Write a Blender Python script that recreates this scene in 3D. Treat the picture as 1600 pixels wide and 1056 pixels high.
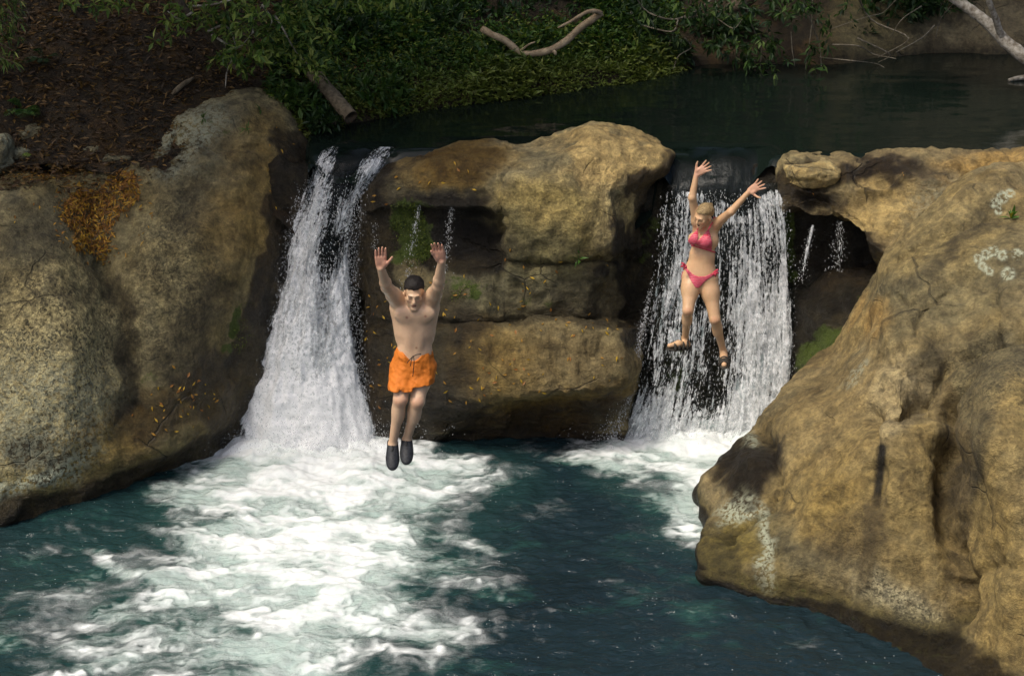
import bpy, math, random
import numpy as np
from mathutils import Vector, Matrix

for o in list(bpy.data.objects):
    bpy.data.objects.remove(o)
random.seed(7)
RNG = np.random.default_rng(7)
SC = bpy.context.scene
COL = SC.collection

# ------------------------------------------------------------------ camera
CAM_Z, PITCH, FPX = 8.2, math.radians(20.0), 3200.0      # focal length in photo pixels (1600 wide)
cam_d = bpy.data.cameras.new('camera')
cam_d.sensor_width = 36.0
cam_d.lens = 36.0 * FPX / 1600.0
cam_d.clip_end = 400
cam = bpy.data.objects.new('camera', cam_d)
cam.location = (0, 0, CAM_Z)
cam.rotation_euler = (math.pi / 2 - PITCH, 0, 0)
COL.objects.link(cam)
SC.camera = cam

# ------------------------------------------------------------------ sky and sun
SUN = Vector((-0.40, -0.30, 0.867)).normalized()           # direction towards the sun
w = bpy.data.worlds.new('World'); SC.world = w; w.use_nodes = True
nt = w.node_tree
sky = nt.nodes.new('ShaderNodeTexSky'); sky.sky_type = 'NISHITA'; sky.sun_disc = False
sky.sun_elevation = math.asin(SUN.z)
sky.sun_rotation = math.atan2(SUN.x, SUN.y)
sky.air_density = 0.6; sky.dust_density = 5.0; sky.ozone_density = 0.3
nt.links.new(sky.outputs[0], nt.nodes['Background'].inputs[0])
nt.nodes['Background'].inputs[1].default_value = 0.15
sl = bpy.data.lights.new('sun', 'SUN'); sl.energy = 2.0; sl.angle = math.radians(16.0); sl.color = (1.0, 0.94, 0.83)
so = bpy.data.objects.new('sun', sl); COL.objects.link(so)
so.rotation_euler = (-SUN).to_track_quat('-Z', 'Y').to_euler()
so.location = (6, -10, 30)

vs = SC.view_settings
vs.view_transform = 'Standard'; vs.look = 'None'; vs.exposure = 0.25; vs.gamma = 1.0; vs.use_curve_mapping = False
SC.render.engine = 'CYCLES'
SC.cycles.use_denoising = True
SC.cycles.max_bounces = 5; SC.cycles.diffuse_bounces = 3; SC.cycles.glossy_bounces = 3
SC.cycles.transmission_bounces = 4; SC.cycles.transparent_max_bounces = 14
SC.cycles.caustics_reflective = False; SC.cycles.caustics_refractive = False

# ------------------------------------------------------------------ helpers: survey of the place
UP = 2.85            # level of the upper pool (the lower pool is z = 0)
CP, SP = math.cos(PITCH), math.sin(PITCH)
def ray(px, py):
    a, b = (px - 800.0), (528.0 - py)
    return np.array([a, FPX * CP + b * SP, -FPX * SP + b * CP])
def P(px, py, d):
    r = ray(px, py); return r * (d / r[1]) + np.array([0, 0, CAM_Z])
def PZ(px, py, z):
    r = ray(px, py); return r * ((z - CAM_Z) / r[2]) + np.array([0, 0, CAM_Z])
def proj(V):
    V = np.asarray(V, float); q = V - np.array([0, 0, CAM_Z])
    dep = q[..., 1] * CP - q[..., 2] * SP
    up = q[..., 1] * SP + q[..., 2] * CP
    return 800 + FPX * q[..., 0] / dep, 528 - FPX * up / dep, dep

# ------------------------------------------------------------------ helpers: noise
def _hash(ix, iy, iz, s):
    h = (ix.astype(np.int64) * 374761393 + iy.astype(np.int64) * 668265263 + iz.astype(np.int64) * 2147483647 + s * 144665) & 0xFFFFFFFF
    h = ((h ^ (h >> 13)) * 1274126177) & 0xFFFFFFFF
    h = ((h ^ (h >> 16)) * 2246822519) & 0xFFFFFFFF
    h = h ^ (h >> 15)
    return (h & 0xFFFFFF).astype(np.float32) / float(0xFFFFFF)
def vnoise(p, s=0):
    """value noise in -1..1, p (n,3)"""
    p = np.asarray(p, np.float64); i = np.floor(p); f = (p - i).astype(np.float32); i = i.astype(np.int64)
    u = f * f * f * (f * (f * 6 - 15) + 10)
    r = 0
    for dx in (0, 1):
        wx = u[:, 0] if dx else 1 - u[:, 0]
        for dy in (0, 1):
            wy = u[:, 1] if dy else 1 - u[:, 1]
            for dz in (0, 1):
                wz = u[:, 2] if dz else 1 - u[:, 2]
                r = r + wx * wy * wz * _hash(i[:, 0] + dx, i[:, 1] + dy, i[:, 2] + dz, s)
    return r * 2 - 1
def fbm(p, sc, oct=5, s=0, gain=0.5):
    p = np.asarray(p, float) * sc; a, t, r = 1.0, 0.0, 0.0
    for k in range(oct):
        r = r + a * vnoise(p + 17.3 * k, s + k); t += a; a *= gain; p = p * 2.03
    return r / t * 1.6
def ridged(p, sc, oct=4, s=0):
    p = np.asarray(p, float) * sc; a, t, r = 1.0, 0.0, 0.0
    for k in range(oct):
        r = r + a * (1 - np.abs(vnoise(p + 9.1 * k, s + k)) * 2); t += a; a *= 0.5; p = p * 2.07
    return r / t
def facets(p, sc, s=0, k=16.0):
    """broken-stone relief: tilted planes of jittered cells, blended narrowly at their edges"""
    p = np.asarray(p, float) * sc; i = np.floor(p).astype(np.int64); num = np.zeros(len(p)); den = np.zeros(len(p)) + 1e-12
    for dx in (-1, 0, 1):
        for dy in (-1, 0, 1):
            for dz in (-1, 0, 1):
                c = i + np.array((dx, dy, dz)); h = [_hash(c[:, 0], c[:, 1], c[:, 2], s + q) for q in range(7)]
                r = p - (c + np.stack(h[:3], 1)); w_ = np.exp(-k * np.linalg.norm(r, axis=1))
                num += w_ * ((h[3] - .5) * r[:, 0] + (h[4] - .5) * r[:, 1] + (h[5] - .5) * r[:, 2] + (h[6] - .5) * .35); den += w_
    return num / den
def sstep(a, b, x):
    t = np.clip((x - a) / (b - a + 1e-12), 0, 1); return t * t * (3 - 2 * t)
def lerp(a, b, t): return a + (b - a) * t

# ------------------------------------------------------------------ helpers: meshes
def tag(o, label=None, cat=None, group=None, kind=None):
    if label: o['label'] = label
    if cat: o['category'] = cat
    if group: o['group'] = group
    if kind: o['kind'] = kind
    return o
def mesh_np(name, V, F, mat, parent=None, smooth=True, attrs=None, cols=None, uv=None):
    """V (n,3), F (m,3|4) int"""
    me = bpy.data.meshes.new(name)
    V = np.ascontiguousarray(V, np.float32); F = np.ascontiguousarray(F, np.int32)
    k = F.shape[1]
    me.vertices.add(len(V)); me.vertices.foreach_set('co', V.ravel())
    me.loops.add(F.size); me.loops.foreach_set('vertex_index', F.ravel())
    me.polygons.add(len(F))
    me.polygons.foreach_set('loop_start', np.arange(0, F.size, k, dtype=np.int32))
    me.polygons.foreach_set('loop_total', np.full(len(F), k, np.int32))
    me.polygons.foreach_set('use_smooth', np.full(len(F), smooth, bool))
    for an, av in (attrs or {}).items():
        a = me.attributes.new(an, 'FLOAT', 'POINT'); a.data.foreach_set('value', np.ascontiguousarray(av, np.float32))
    for an, av in (cols or {}).items():
        a = me.attributes.new(an, 'FLOAT_COLOR', 'POINT')
        c = np.ones((len(V), 4), np.float32); c[:, :3] = av; a.data.foreach_set('color', c.ravel())
    if uv is not None:
        l = me.uv_layers.new(name='UVMap'); l.data.foreach_set('uv', np.ascontiguousarray(uv[F.ravel()], np.float32).ravel())
    me.update(); me.validate(clean_customdata=False)
    me.materials.append(mat)
    o = bpy.data.objects.new(name, me); COL.objects.link(o)
    if parent is not None: o.parent = parent
    return o
def empty(name, loc=(0, 0, 0)):
    o = bpy.data.objects.new(name, None); o.location = loc; COL.objects.link(o); return o
def adopt(child, parent):
    """parent without moving: parts are modelled in place"""
    child.parent = parent
    child.matrix_parent_inverse = Matrix.Translation(parent.location).inverted()
    return child
def grid_faces(n, m, wrap=False):
    i = np.arange(n - 1)[:, None]; j = np.arange(m - 1)[None, :]
    a = i * m + j
    return np.stack([a, a + 1, a + m + 1, a + m], -1).reshape(-1, 4)
def crom(Pt, t):
    """Catmull-Rom along axis 0 at params t in 0..n-1"""
    n = len(Pt); i = np.clip(np.floor(t).astype(int), 0, n - 2); f = (t - i)
    sh = (-1,) + (1,) * (Pt.ndim - 1); f = f.reshape(sh)
    p1, p2 = Pt[i], Pt[i + 1]
    p0 = np.where((i > 0).reshape(sh), Pt[np.maximum(i - 1, 0)], 2 * p1 - p2)
    p3 = np.where((i < n - 2).reshape(sh), Pt[np.minimum(i + 2, n - 1)], 2 * p2 - p1)
    T = 0.42
    m1, m2 = T * (p2 - p0), T * (p3 - p1)
    f2, f3 = f * f, f * f * f
    return (2 * f3 - 3 * f2 + 1) * p1 + (f3 - 2 * f2 + f) * m1 + (-2 * f3 + 3 * f2) * p2 + (f3 - f2) * m2
def even_params(Pt, step, axis):
    """params along an axis of a control net so that samples are about `step` apart"""
    d = np.linalg.norm(np.diff(Pt, axis=axis), axis=-1)
    d = d.max(axis=1 - axis) * 0.5 + d.mean(axis=1 - axis) * 0.5
    out = []
    for k, L in enumerate(d):
        n = max(2, int(math.ceil(L / step))); out += list(k + np.arange(n) / n)
    out.append(len(d)); return np.array(out)
def loft(net, step):
    net = np.asarray(net, float)
    tu, tv = even_params(net, step, 0), even_params(net, step, 1)
    A = crom(net, tu)
    B = crom(A.transpose(1, 0, 2), tv).transpose(1, 0, 2)
    return B, tu, tv
def grid_normals(G):
    du = np.gradient(G, axis=0); dv = np.gradient(G, axis=1)
    n = np.cross(du, dv); n /= (np.linalg.norm(n, axis=-1, keepdims=True) + 1e-9); return n
def seg_dist(px, py, poly):
    best = np.full(px.shape, 1e9); 
    for (ax, ay), (bx, by) in zip(poly[:-1], poly[1:]):
        dx, dy = bx - ax, by - ay
        t = np.clip(((px - ax) * dx + (py - ay) * dy) / (dx * dx + dy * dy + 1e-9), 0, 1)
        best = np.minimum(best, np.hypot(px - ax - t * dx, py - ay - t * dy))
    return best
def in_poly(px, py, poly):
    c = np.zeros(np.shape(px), bool); n = len(poly)
    for i in range(n):
        (x1, y1), (x2, y2) = poly[i], poly[i - 1]
        if y1 == y2: continue
        c ^= ((y1 > py) != (y2 > py)) & (px < (x2 - x1) * (py - y1) / (y2 - y1) + x1)
    return c
def tube(path, rad, n=7, seed=0, rough=0.0):
    """tapered tube along path (k,3) with radii (k,); returns V, F with closed ends"""
    path = np.asarray(path, float); k = len(path); rad = np.broadcast_to(np.asarray(rad, float), (k,))
    tan = np.gradient(path, axis=0); tan /= np.linalg.norm(tan, axis=1, keepdims=True) + 1e-9
    ref = np.array([0.31, 0.17, 0.93]); 
    a = np.cross(tan, ref); a /= np.linalg.norm(a, axis=1, keepdims=True) + 1e-9
    b = np.cross(tan, a)
    th = np.arange(n) * 2 * math.pi / n
    V = path[:, None, :] + rad[:, None, None] * (np.cos(th)[None, :, None] * a[:, None, :] + np.sin(th)[None, :, None] * b[:, None, :])
    V = V.reshape(-1, 3)
    if rough: 
        V = V + (np.repeat(rad, n)[:, None] * rough) * np.stack([vnoise(V * 14, seed + q) for q in range(3)], 1)
    F = []
    for i in range(k - 1):
        for j in range(n):
            F.append((i * n + j, i * n + (j + 1) % n, (i + 1) * n + (j + 1) % n, (i + 1) * n + j))
    V = np.vstack([V, path[:1], path[-1:]])
    c0, c1 = k * n, k * n + 1
    for j in range(n):
        F.append((c0, (j + 1) % n, j, j)); F.append((c1, (k - 1) * n + j, (k - 1) * n + (j + 1) % n, (k - 1) * n + (j + 1) % n))
    return V, np.array(F)
def fix_tri_quads(name, V, F, mat, parent=None, smooth=True, **kw):
    """quads whose last two indices repeat become triangles"""
    F = np.asarray(F); tri = F[:, 2] == F[:, 3]
    Q = F[~tri]; T = np.vstack([F[tri][:, :3], Q[:, [0, 1, 2]], Q[:, [0, 2, 3]]])
    return mesh_np(name, V, T, mat, parent, smooth, **kw)
def merge(parts):
    Vs, Fs, n = [], [], 0
    for V, F in parts:
        Vs.append(V); Fs.append(np.asarray(F) + n); n += len(V)
    return np.vstack(Vs), np.vstack(Fs)
def smooth_path(pts, n):
    pts = np.asarray(pts, float); return crom(pts, np.linspace(0, len(pts) - 1, n))

# ------------------------------------------------------------------ helpers: materials
def new_mat(name):
    m = bpy.data.materials.new(name); m.use_nodes = True; nt = m.node_tree
    return m, nt, nt.nodes, nt.links, nt.nodes['Principled BSDF'], nt.nodes['Material Output']
def N(nodes, t, **kw):
    n = nodes.new(t)
    for k, v in kw.items():
        if k.startswith('i_'): n.inputs[k[2:].replace('_', ' ')].default_value = v
        else: setattr(n, k, v)
    return n
def mathn(nt, op, a, b=None, clamp=False):
    n = nt.nodes.new('ShaderNodeMath'); n.operation = op; n.use_clamp = clamp
    for k, v in enumerate((a, b)):
        if v is None: continue
        if isinstance(v, (int, float)): n.inputs[k].default_value = v
        else: nt.links.new(v, n.inputs[k])
    return n.outputs[0]
def rampn(nt, fac, lo, hi, to0=0.0, to1=1.0, smooth=True):
    n = nt.nodes.new('ShaderNodeMapRange'); n.interpolation_type = 'SMOOTHSTEP' if smooth else 'LINEAR'
    n.inputs['From Min'].default_value = lo; n.inputs['From Max'].default_value = hi
    n.inputs['To Min'].default_value = to0; n.inputs['To Max'].default_value = to1
    nt.links.new(fac, n.inputs['Value']); return n.outputs[0]
def mixc(nt, fac, a, b, mode='MIX'):
    n = nt.nodes.new('ShaderNodeMix'); n.data_type = 'RGBA'; n.blend_type = mode
    for s, v in ((n.inputs['Factor'], fac), (n.inputs['A'], a), (n.inputs['B'], b)) if False else ((n.inputs[0], fac), (n.inputs[6], a), (n.inputs[7], b)):
        if isinstance(v, (int, float)): s.default_value = v
        elif isinstance(v, tuple): s.default_value = (v + (1,))[:4]
        else: nt.links.new(v, s)
    return n.outputs[2]
def noisen(nt, co, scale, detail=4, rough=0.55, dist=0.0):
    n = nt.nodes.new('ShaderNodeTexNoise'); n.inputs['Scale'].default_value = scale; n.inputs['Detail'].default_value = detail
    n.inputs['Roughness'].default_value = rough; n.inputs['Distortion'].default_value = dist
    nt.links.new(co, n.inputs['Vector']); return n.outputs[0]
def attrn(nt, name):
    n = nt.nodes.new('ShaderNodeAttribute'); n.attribute_name = name; return n
def mapping(nt, co, scale=(1, 1, 1)):
    n = nt.nodes.new('ShaderNodeMapping'); n.inputs['Scale'].default_value = scale; nt.links.new(co, n.inputs[0]); return n.outputs[0]

def rock_material():
    m, nt, nd, lk, b, out = new_mat('rock')
    co = nd.new('ShaderNodeNewGeometry').outputs['Position']
    base = attrn(nt, 'base').outputs['Color']
    wet = attrn(nt, 'wet').outputs['Fac']; moss = attrn(nt, 'moss').outputs['Fac']
    pit = attrn(nt, 'pit').outputs['Fac']; lich = attrn(nt, 'lichen').outputs['Fac']
    n1 = noisen(nt, co, 9, 9, 0.70); n2 = noisen(nt, co, 55, 5, 0.7); n3 = noisen(nt, co, 2.2, 5, 0.6, 0.6)
    c = mixc(nt, 1.0, base, mixc(nt, rampn(nt, n1, .3, .72), (.58, .58, .60), (1.32, 1.28, 1.2)), 'MULTIPLY')
    rg_ = rampn(nt, pit, 0, .8, .25, 1.0, smooth=False)
    c = mixc(nt, rg_, c, mixc(nt, 1.0, c, mixc(nt, rampn(nt, n2, .3, .7), (.62, .62, .62), (1.30, 1.30, 1.28)), 'MULTIPLY'))
    # pits and dark crusts
    nm = noisen(nt, co, 28, 5, .66, .05)
    c = mixc(nt, rg_, c, mixc(nt, 1.0, c, mixc(nt, rampn(nt, nm, .34, .66), (.58, .57, .56), (1.26, 1.25, 1.22)), 'MULTIPLY'))
    np_ = noisen(nt, co, 34, 2, .5, .3)
    pitf = mathn(nt, 'MULTIPLY', mathn(nt, 'MULTIPLY', rampn(nt, np_, .53, .60), pit), rampn(nt, noisen(nt, co, 6, 3), .36, .52), clamp=True)
    c = mixc(nt, mathn(nt, 'MULTIPLY', pitf, .85), c, (.055, .047, .032))
    blot = rampn(nt, noisen(nt, co, 4.5, 9, .72, .4), .52, .64)
    c = mixc(nt, mathn(nt, 'MULTIPLY', blot, .62), c, mixc(nt, 1.0, c, (.38, .36, .34), 'MULTIPLY'))
    st = noisen(nt, mapping(nt, co, (.7, .7, 1.8)), 7, 8, .68, .1)
    c = mixc(nt, 1.0, c, mixc(nt, rampn(nt, st, .32, .66), (.74, .72, .70), (1.14, 1.13, 1.10)), 'MULTIPLY')
    # run-off streaks down the faces
    sk = noisen(nt, mapping(nt, co, (1, 1, .13)), 5.5, 6, .66, .35)
    c = mixc(nt, rampn(nt, n3, .35, .6), c, mixc(nt, 1.0, c, mixc(nt, rampn(nt, sk, .36, .60), (.60, .59, .57), (1.12, 1.10, 1.07)), 'MULTIPLY'))
    # thin straight joints
    wv = nd.new('ShaderNodeVectorMath'); wv.operation = 'MULTIPLY_ADD'; nv = nd.new('ShaderNodeTexNoise'); nv.inputs['Scale'].default_value = 1.6; nv.inputs['Detail'].default_value = 3
    lk.new(co, nv.inputs['Vector']); lk.new(nv.outputs['Color'], wv.inputs[0]); wv.inputs[1].default_value = (.35, .35, .35); lk.new(mapping(nt, co, (.8, .8, 1.3)), wv.inputs[2])
    ve = nd.new('ShaderNodeTexVoronoi'); ve.feature = 'DISTANCE_TO_EDGE'; ve.inputs['Scale'].default_value = 1.25; lk.new(wv.outputs[0], ve.inputs['Vector'])
    crack = mathn(nt, 'MULTIPLY', rampn(nt, ve.outputs['Distance'], .002, .014, 1, 0), rampn(nt, noisen(nt, co, 1.1, 2), .52, .62))
    c = mixc(nt, mathn(nt, 'MULTIPLY', crack, .55), c, (.035, .028, .02))
    # lichen
    lm = mathn(nt, 'MULTIPLY', lich, rampn(nt, noisen(nt, co, 24, 6, .7), .42, .54), clamp=True)
    c = mixc(nt, lm, c, mixc(nt, n2, (.30, .30, .23), (.62, .60, .50)))
    # wet
    wn = rampn(nt, mathn(nt, 'ADD', wet, mathn(nt, 'MULTIPLY', mathn(nt, 'SUBTRACT', n1, .5), .7)), .25, .75)
    c = mixc(nt, wn, c, mixc(nt, 1.0, c, (.20, .18, .155), 'MULTIPLY'))
    # moss
    mm = rampn(nt, mathn(nt, 'ADD', moss, mathn(nt, 'MULTIPLY', mathn(nt, 'SUBTRACT', n1, .5), 1.3)), .45, .7)
    c = mixc(nt, mm, c, mixc(nt, n2, (.018, .03, .006), (.10, .125, .018)))
    c = mixc(nt, 1.0, c, (.95, 1.03, .90), 'MULTIPLY')
    lk.new(c, b.inputs['Base Color'])
    r = mathn(nt, 'SUBTRACT', .86, mathn(nt, 'MULTIPLY', wn, .44)); lk.new(r, b.inputs['Roughness'])
    b.inputs['Specular IOR Level'].default_value = .38
    h = mathn(nt, 'ADD', mathn(nt, 'MULTIPLY', n1, 1.0), mathn(nt, 'MULTIPLY', n2, .6))
    h = mathn(nt, 'SUBTRACT', h, mathn(nt, 'MULTIPLY', pitf, .5))
    h = mathn(nt, 'ADD', h, mathn(nt, 'MULTIPLY', st, .9)); h = mathn(nt, 'ADD', h, mathn(nt, 'MULTIPLY', nm, .7)); h = mathn(nt, 'SUBTRACT', h, mathn(nt, 'MULTIPLY', crack, .9))
    h = mathn(nt, 'ADD', h, mathn(nt, 'MULTIPLY', noisen(nt, co, 130, 3, .6), .25))
    bp = nd.new('ShaderNodeBump'); bp.inputs['Strength'].default_value = .85; bp.inputs['Distance'].default_value = .05
    lk.new(h, bp.inputs['Height']); lk.new(bp.outputs[0], b.inputs['Normal'])
    return m
ROCK = rock_material()

def simple_mat(name, c1, c2, scale=20, rough=.8, bump=.3, spec=.3, detail=5):
    m, nt, nd, lk, b, out = new_mat(name)
    co = nd.new('ShaderNodeNewGeometry').outputs['Position']
    n1 = noisen(nt, co, scale, detail, .65)
    lk.new(mixc(nt, rampn(nt, n1, .3, .7), c1, c2), b.inputs['Base Color'])
    b.inputs['Roughness'].default_value = rough; b.inputs['Specular IOR Level'].default_value = spec
    if bump:
        bp = nd.new('ShaderNodeBump'); bp.inputs['Strength'].default_value = bump; bp.inputs['Distance'].default_value = .02
        lk.new(n1, bp.inputs['Height']); lk.new(bp.outputs[0], b.inputs['Normal'])
    return m
# ================================================================== ROCKS
TAN, PALE, BROWN = np.array((.40, .30, .165)), np.array((.48, .395, .24)), np.array((.19, .135, .072))
GREY, OCHRE, DARK, GOLD = np.array((.20, .172, .118)), np.array((.33, .20, .055)), np.array((.06, .047, .03)), np.array((.50, .31, .12))
SURF = {}     # name -> (V, nrm, px, py, depth) for laying leaves and plants on the rocks

class Paint:
    """stains, wet zones, moss, lichen and some painted light and shade laid on a rock surface as point attributes"""
    def __init__(s, V, n, px, py, base, seed):
        s.V, s.n = V, n
        wx = fbm(V, 1.6, 4, seed) * 26 + fbm(V, 6, 3, seed + 5) * 10; wy = fbm(V, 1.6, 4, seed + 50) * 26 + fbm(V, 6, 3, seed + 55) * 10
        s.px, s.py = px + wx, py + wy; s.rx, s.ry = px, py
        s.base = np.tile(base, (len(V), 1)).astype(float); z = np.zeros(len(V))
        s.wet, s.moss, s.pit, s.lichen = z.copy(), z.copy(), z.copy() + .12, z.copy()
        s.seed = seed
    def m(s, x, y, rx, ry, rot=0, soft=.5, raw=False):
        a = math.radians(rot); X, Y = (s.rx, s.ry) if raw else (s.px, s.py)
        dx, dy = X - x, Y - y
        u = (dx * math.cos(a) + dy * math.sin(a)) / rx; v = (-dx * math.sin(a) + dy * math.cos(a)) / ry
        return 1 - sstep(1 - soft, 1 + soft, np.hypot(u, v))
    def line(s, poly, w, raw=False):
        X, Y = (s.rx, s.ry) if raw else (s.px, s.py)
        return 1 - sstep(w * .4, w, seg_dist(X, Y, poly))
    def col(s, c, k): s.base = s.base * (1 - k[:, None]) + np.asarray(c)[None] * k[:, None]
    def noise(s, sc, lo, hi, seed=0): return sstep(lo, hi, fbm(s.V, sc, 5, s.seed + seed))
    def attrs(s): return dict(attrs=dict(wet=s.wet, moss=s.moss, pit=s.pit, lichen=s.lichen), cols=dict(base=np.clip(s.base, 0, .9)))

def section(rows, back=True, under=True, backz=None):
    pts = []
    for r in rows:
        if r[2] == 'w': pts.append(PZ(r[0], r[1], 0.0))
        else: pts.append(P(*r))
    if back:
        c = pts[0]
        pts = [c + np.array((0, 1.5, -c[2] - .3)), c + np.array((0, 1.25, -1.1)), c + np.array((0, .55, -.16))] + pts
    if under:
        c = pts[-1]; pts = pts + [c + np.array((0, .12, -.3)), c + np.array((0, .5, -.8))]
    return np.array(pts)

def build_rock(name, secs, step, paint, base, seed, amp=(.07, .03, .012), grooves=(), lumps=(), strata=0.0, fac=(.10, .035), bigfac=0.0, **kw):
    G, tu, tv = loft([section(s, **kw) if not isinstance(s, np.ndarray) else s for s in secs], step)
    n, m = G.shape[:2]; nr = grid_normals(G)
    if nr[n // 2, m // 2, 1] > 0: nr = -nr
    V, Nn = G.reshape(-1, 3).copy(), nr.reshape(-1, 3)
    px, py, dep = proj(V)
    d = amp[0] * fbm(V, .9, 3, seed) + amp[1] * fbm(V, 3.2, 4, seed + 9) + amp[2] * (ridged(V, 7, 3, seed + 20) - .3)
    d += fac[0] * facets(V, 1.15, seed + 60, 20.0) + fac[1] * facets(V, 3.6, seed + 80)
    if bigfac: d += bigfac * facets(V, .62, seed + 90, 17.0)
    d += .007 * (ridged(V, 17, 2, seed + 95) - .3)
    if strata:
        q = V * np.array((.35, .35, 1)); q[:, 2] += .12 * fbm(V, .8, 3, seed + 31)
        d += strata * fbm(q, 5, 3, seed + 33)
    for (x, y, r, h) in lumps:
        d += h * np.exp(-((px - x) ** 2 + (py - y) ** 2) / (r * r))
    for (poly, wd, dp) in grooves:
        wob = fbm(V, 3, 3, seed + 41) * 7 + fbm(V, 12, 2, seed + 47) * 3
        dd = seg_dist(px + wob, py + wob, poly)
        d -= dp * 1.25 * np.exp(-(dd / wd) ** 1.35)
    V += Nn * d[:, None]
    F = grid_faces(n, m)
    nr2 = grid_normals(V.reshape(n, m, 3)).reshape(-1, 3)
    if (nr2 * Nn).sum() < 0: nr2 = -nr2; 
    du = np.cross(V.reshape(n, m, 3)[n // 2 + 1, m // 2] - V.reshape(n, m, 3)[n // 2, m // 2], V.reshape(n, m, 3)[n // 2, m // 2 + 1] - V.reshape(n, m, 3)[n // 2, m // 2])
    if np.dot(du, Nn.reshape(n, m, 3)[n // 2, m // 2]) > 0: F = F[:, ::-1]
    px, py, dep = proj(V)
    p = Paint(V, nr2, px, py, base, seed); paint(p)
    o = mesh_np(name, V, F, ROCK, **p.attrs())
    SURF[name if name not in SURF else o.name] = (V, nr2, px, py, dep)
    return o

def waterline(p, h=.16, k=1.0, d=.0):
    """rock just above the pool is soaked"""
    zz = p.V[:, 2] + .10 * fbm(p.V, 1.3, 4, p.seed + 71)
    t = 1 - sstep(h * .5, h * 1.6, zz); p.wet = np.maximum(p.wet, t * k)
def mottled(p, cols, sc=1.4, seed=100):
    for k, (c, lo, hi, s) in enumerate(cols):
        p.col(c, p.noise(sc * (1 + .35 * k), lo, hi, seed + 13 * k) * s)

def shift(rows, dd, dx=0): return [(r[0] + dx, r[1], (r[2] + dd) if r[2] != 'w' else 'w') for r in rows]

# ---- the step in the river bed behind everything (rock under both falls)
def cliff_paint(p):
    mottled(p, [(DARK, .0, .5, .8), (BROWN, .1, .6, .6)])
    p.wet[:] = 1.0
    p.moss = np.maximum(p.moss, .75 * p.m(1235, 390, 26, 70) + .5 * p.m(1062, 600, 26, 60) + .5 * p.m(1030, 370, 16, 60))
    p.moss += .25 * p.noise(2.0, .25, .6, 5)
cl = []
for x, zl in ((-9.0, 2.75), (-4, 2.75), (-2.5, 2.75), (-2.15, 2.72), (-1.8, 2.69), (-1.4, 2.69), (-1.1, 2.70), (-.7, 2.72), (0, 2.72), (1.2, 2.72), (1.5, 2.69), (2.0, 2.67), (2.5, 2.69), (2.75, 2.72), (3.4, 2.72), (6, 2.72), (11, 2.72)):
    pr = [(23.5, 2.0), (20.95, 2.55), (20.55, zl), (20.3, zl), (20.15, zl - .07), (20.02, 2.45), (20.02, 2.1), (20.08, 1.6), (20.02, 1.0), (19.92, .4), (19.8, -.1), (19.7, -.8)]
    ko = .12 if x < -1 else 0
    cl.append(np.array([(x, d + ko * (d < 21), z) for d, z in pr]))
cliff = build_rock('cliff', cl, .035, cliff_paint, GREY * .6, 11, amp=(.04, .06, .03), strata=.03, back=False, under=False)
tag(cliff, kind='structure')

# ---- big boulder left of the left fall
LB = [
 [(-600, 330, 19.4), (-600, 380, 18.7), (-600, 480, 18.1), (-600, 600, 17.5), (-600, 720, 17.1), (-600, 820, 16.9), (-600, 860, 16.8), (-600, 885, 'w')],
 [(-150, 300, 19.7), (-150, 340, 19.0), (-150, 430, 18.5), (-150, 540, 18.0), (-150, 650, 17.6), (-150, 760, 17.2), (-150, 820, 17.05), (-150, 862, 'w')],
 [(0, 285, 19.9), (0, 320, 19.3), (0, 400, 18.75), (0, 500, 18.3), (0, 600, 17.95), (0, 700, 17.6), (0, 770, 17.45), (0, 822, 'w')],
 [(95, 275, 20.0), (95, 310, 19.55), (95, 400, 18.85), (100, 500, 18.32), (105, 600, 18.0), (110, 680, 17.8), (110, 740, 17.78), (112, 788, 'w')],
 [(150, 262, 20.1), (150, 300, 19.75), (155, 400, 19.28), (170, 500, 18.85), (185, 600, 18.52), (195, 670, 18.3), (200, 720, 18.18), (205, 760, 'w')],
 [(215, 244, 20.2), (220, 300, 19.72), (228, 400, 19.2), (240, 500, 18.85), (252, 590, 18.63), (262, 650, 18.48), (265, 700, 18.42), (268, 736, 'w')],
 [(262, 212, 20.5), (266, 270, 19.9), (272, 360, 19.4), (280, 460, 19.05), (290, 555, 18.82), (296, 630, 18.66), (298, 685, 18.6), (300, 724, 'w')],
 [(330, 163, 21.0), (330, 235, 20.15), (332, 330, 19.58), (334, 430, 19.25), (334, 530, 19.02), (332, 610, 18.9), (330, 670, 18.84), (328, 715, 'w')],
 [(390, 150, 21.15), (398, 215, 20.4), (404, 310, 19.9), (402, 420, 19.58), (388, 530, 19.35), (374, 610, 19.18), (362, 660, 19.1), (352, 703, 'w')],
 [(440, 178, 21.0), (455, 240, 20.5), (456, 320, 20.15), (446, 420, 19.9), (428, 530, 19.68), (408, 610, 19.48), (394, 660, 19.38), (382, 694, 'w')],
 [(472, 225, 21.1), (484, 262, 20.8), (484, 330, 20.55), (474, 420, 20.35), (458, 530, 20.1), (440, 610, 19.9), (425, 660, 19.8), (410, 690, 19.6)],
 [(476, 230, 21.8), (488, 262, 21.6), (488, 330, 21.4), (478, 420, 21.2), (462, 530, 21.0), (445, 610, 20.8), (430, 660, 20.7), (415, 690, 20.6)],
]
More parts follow.
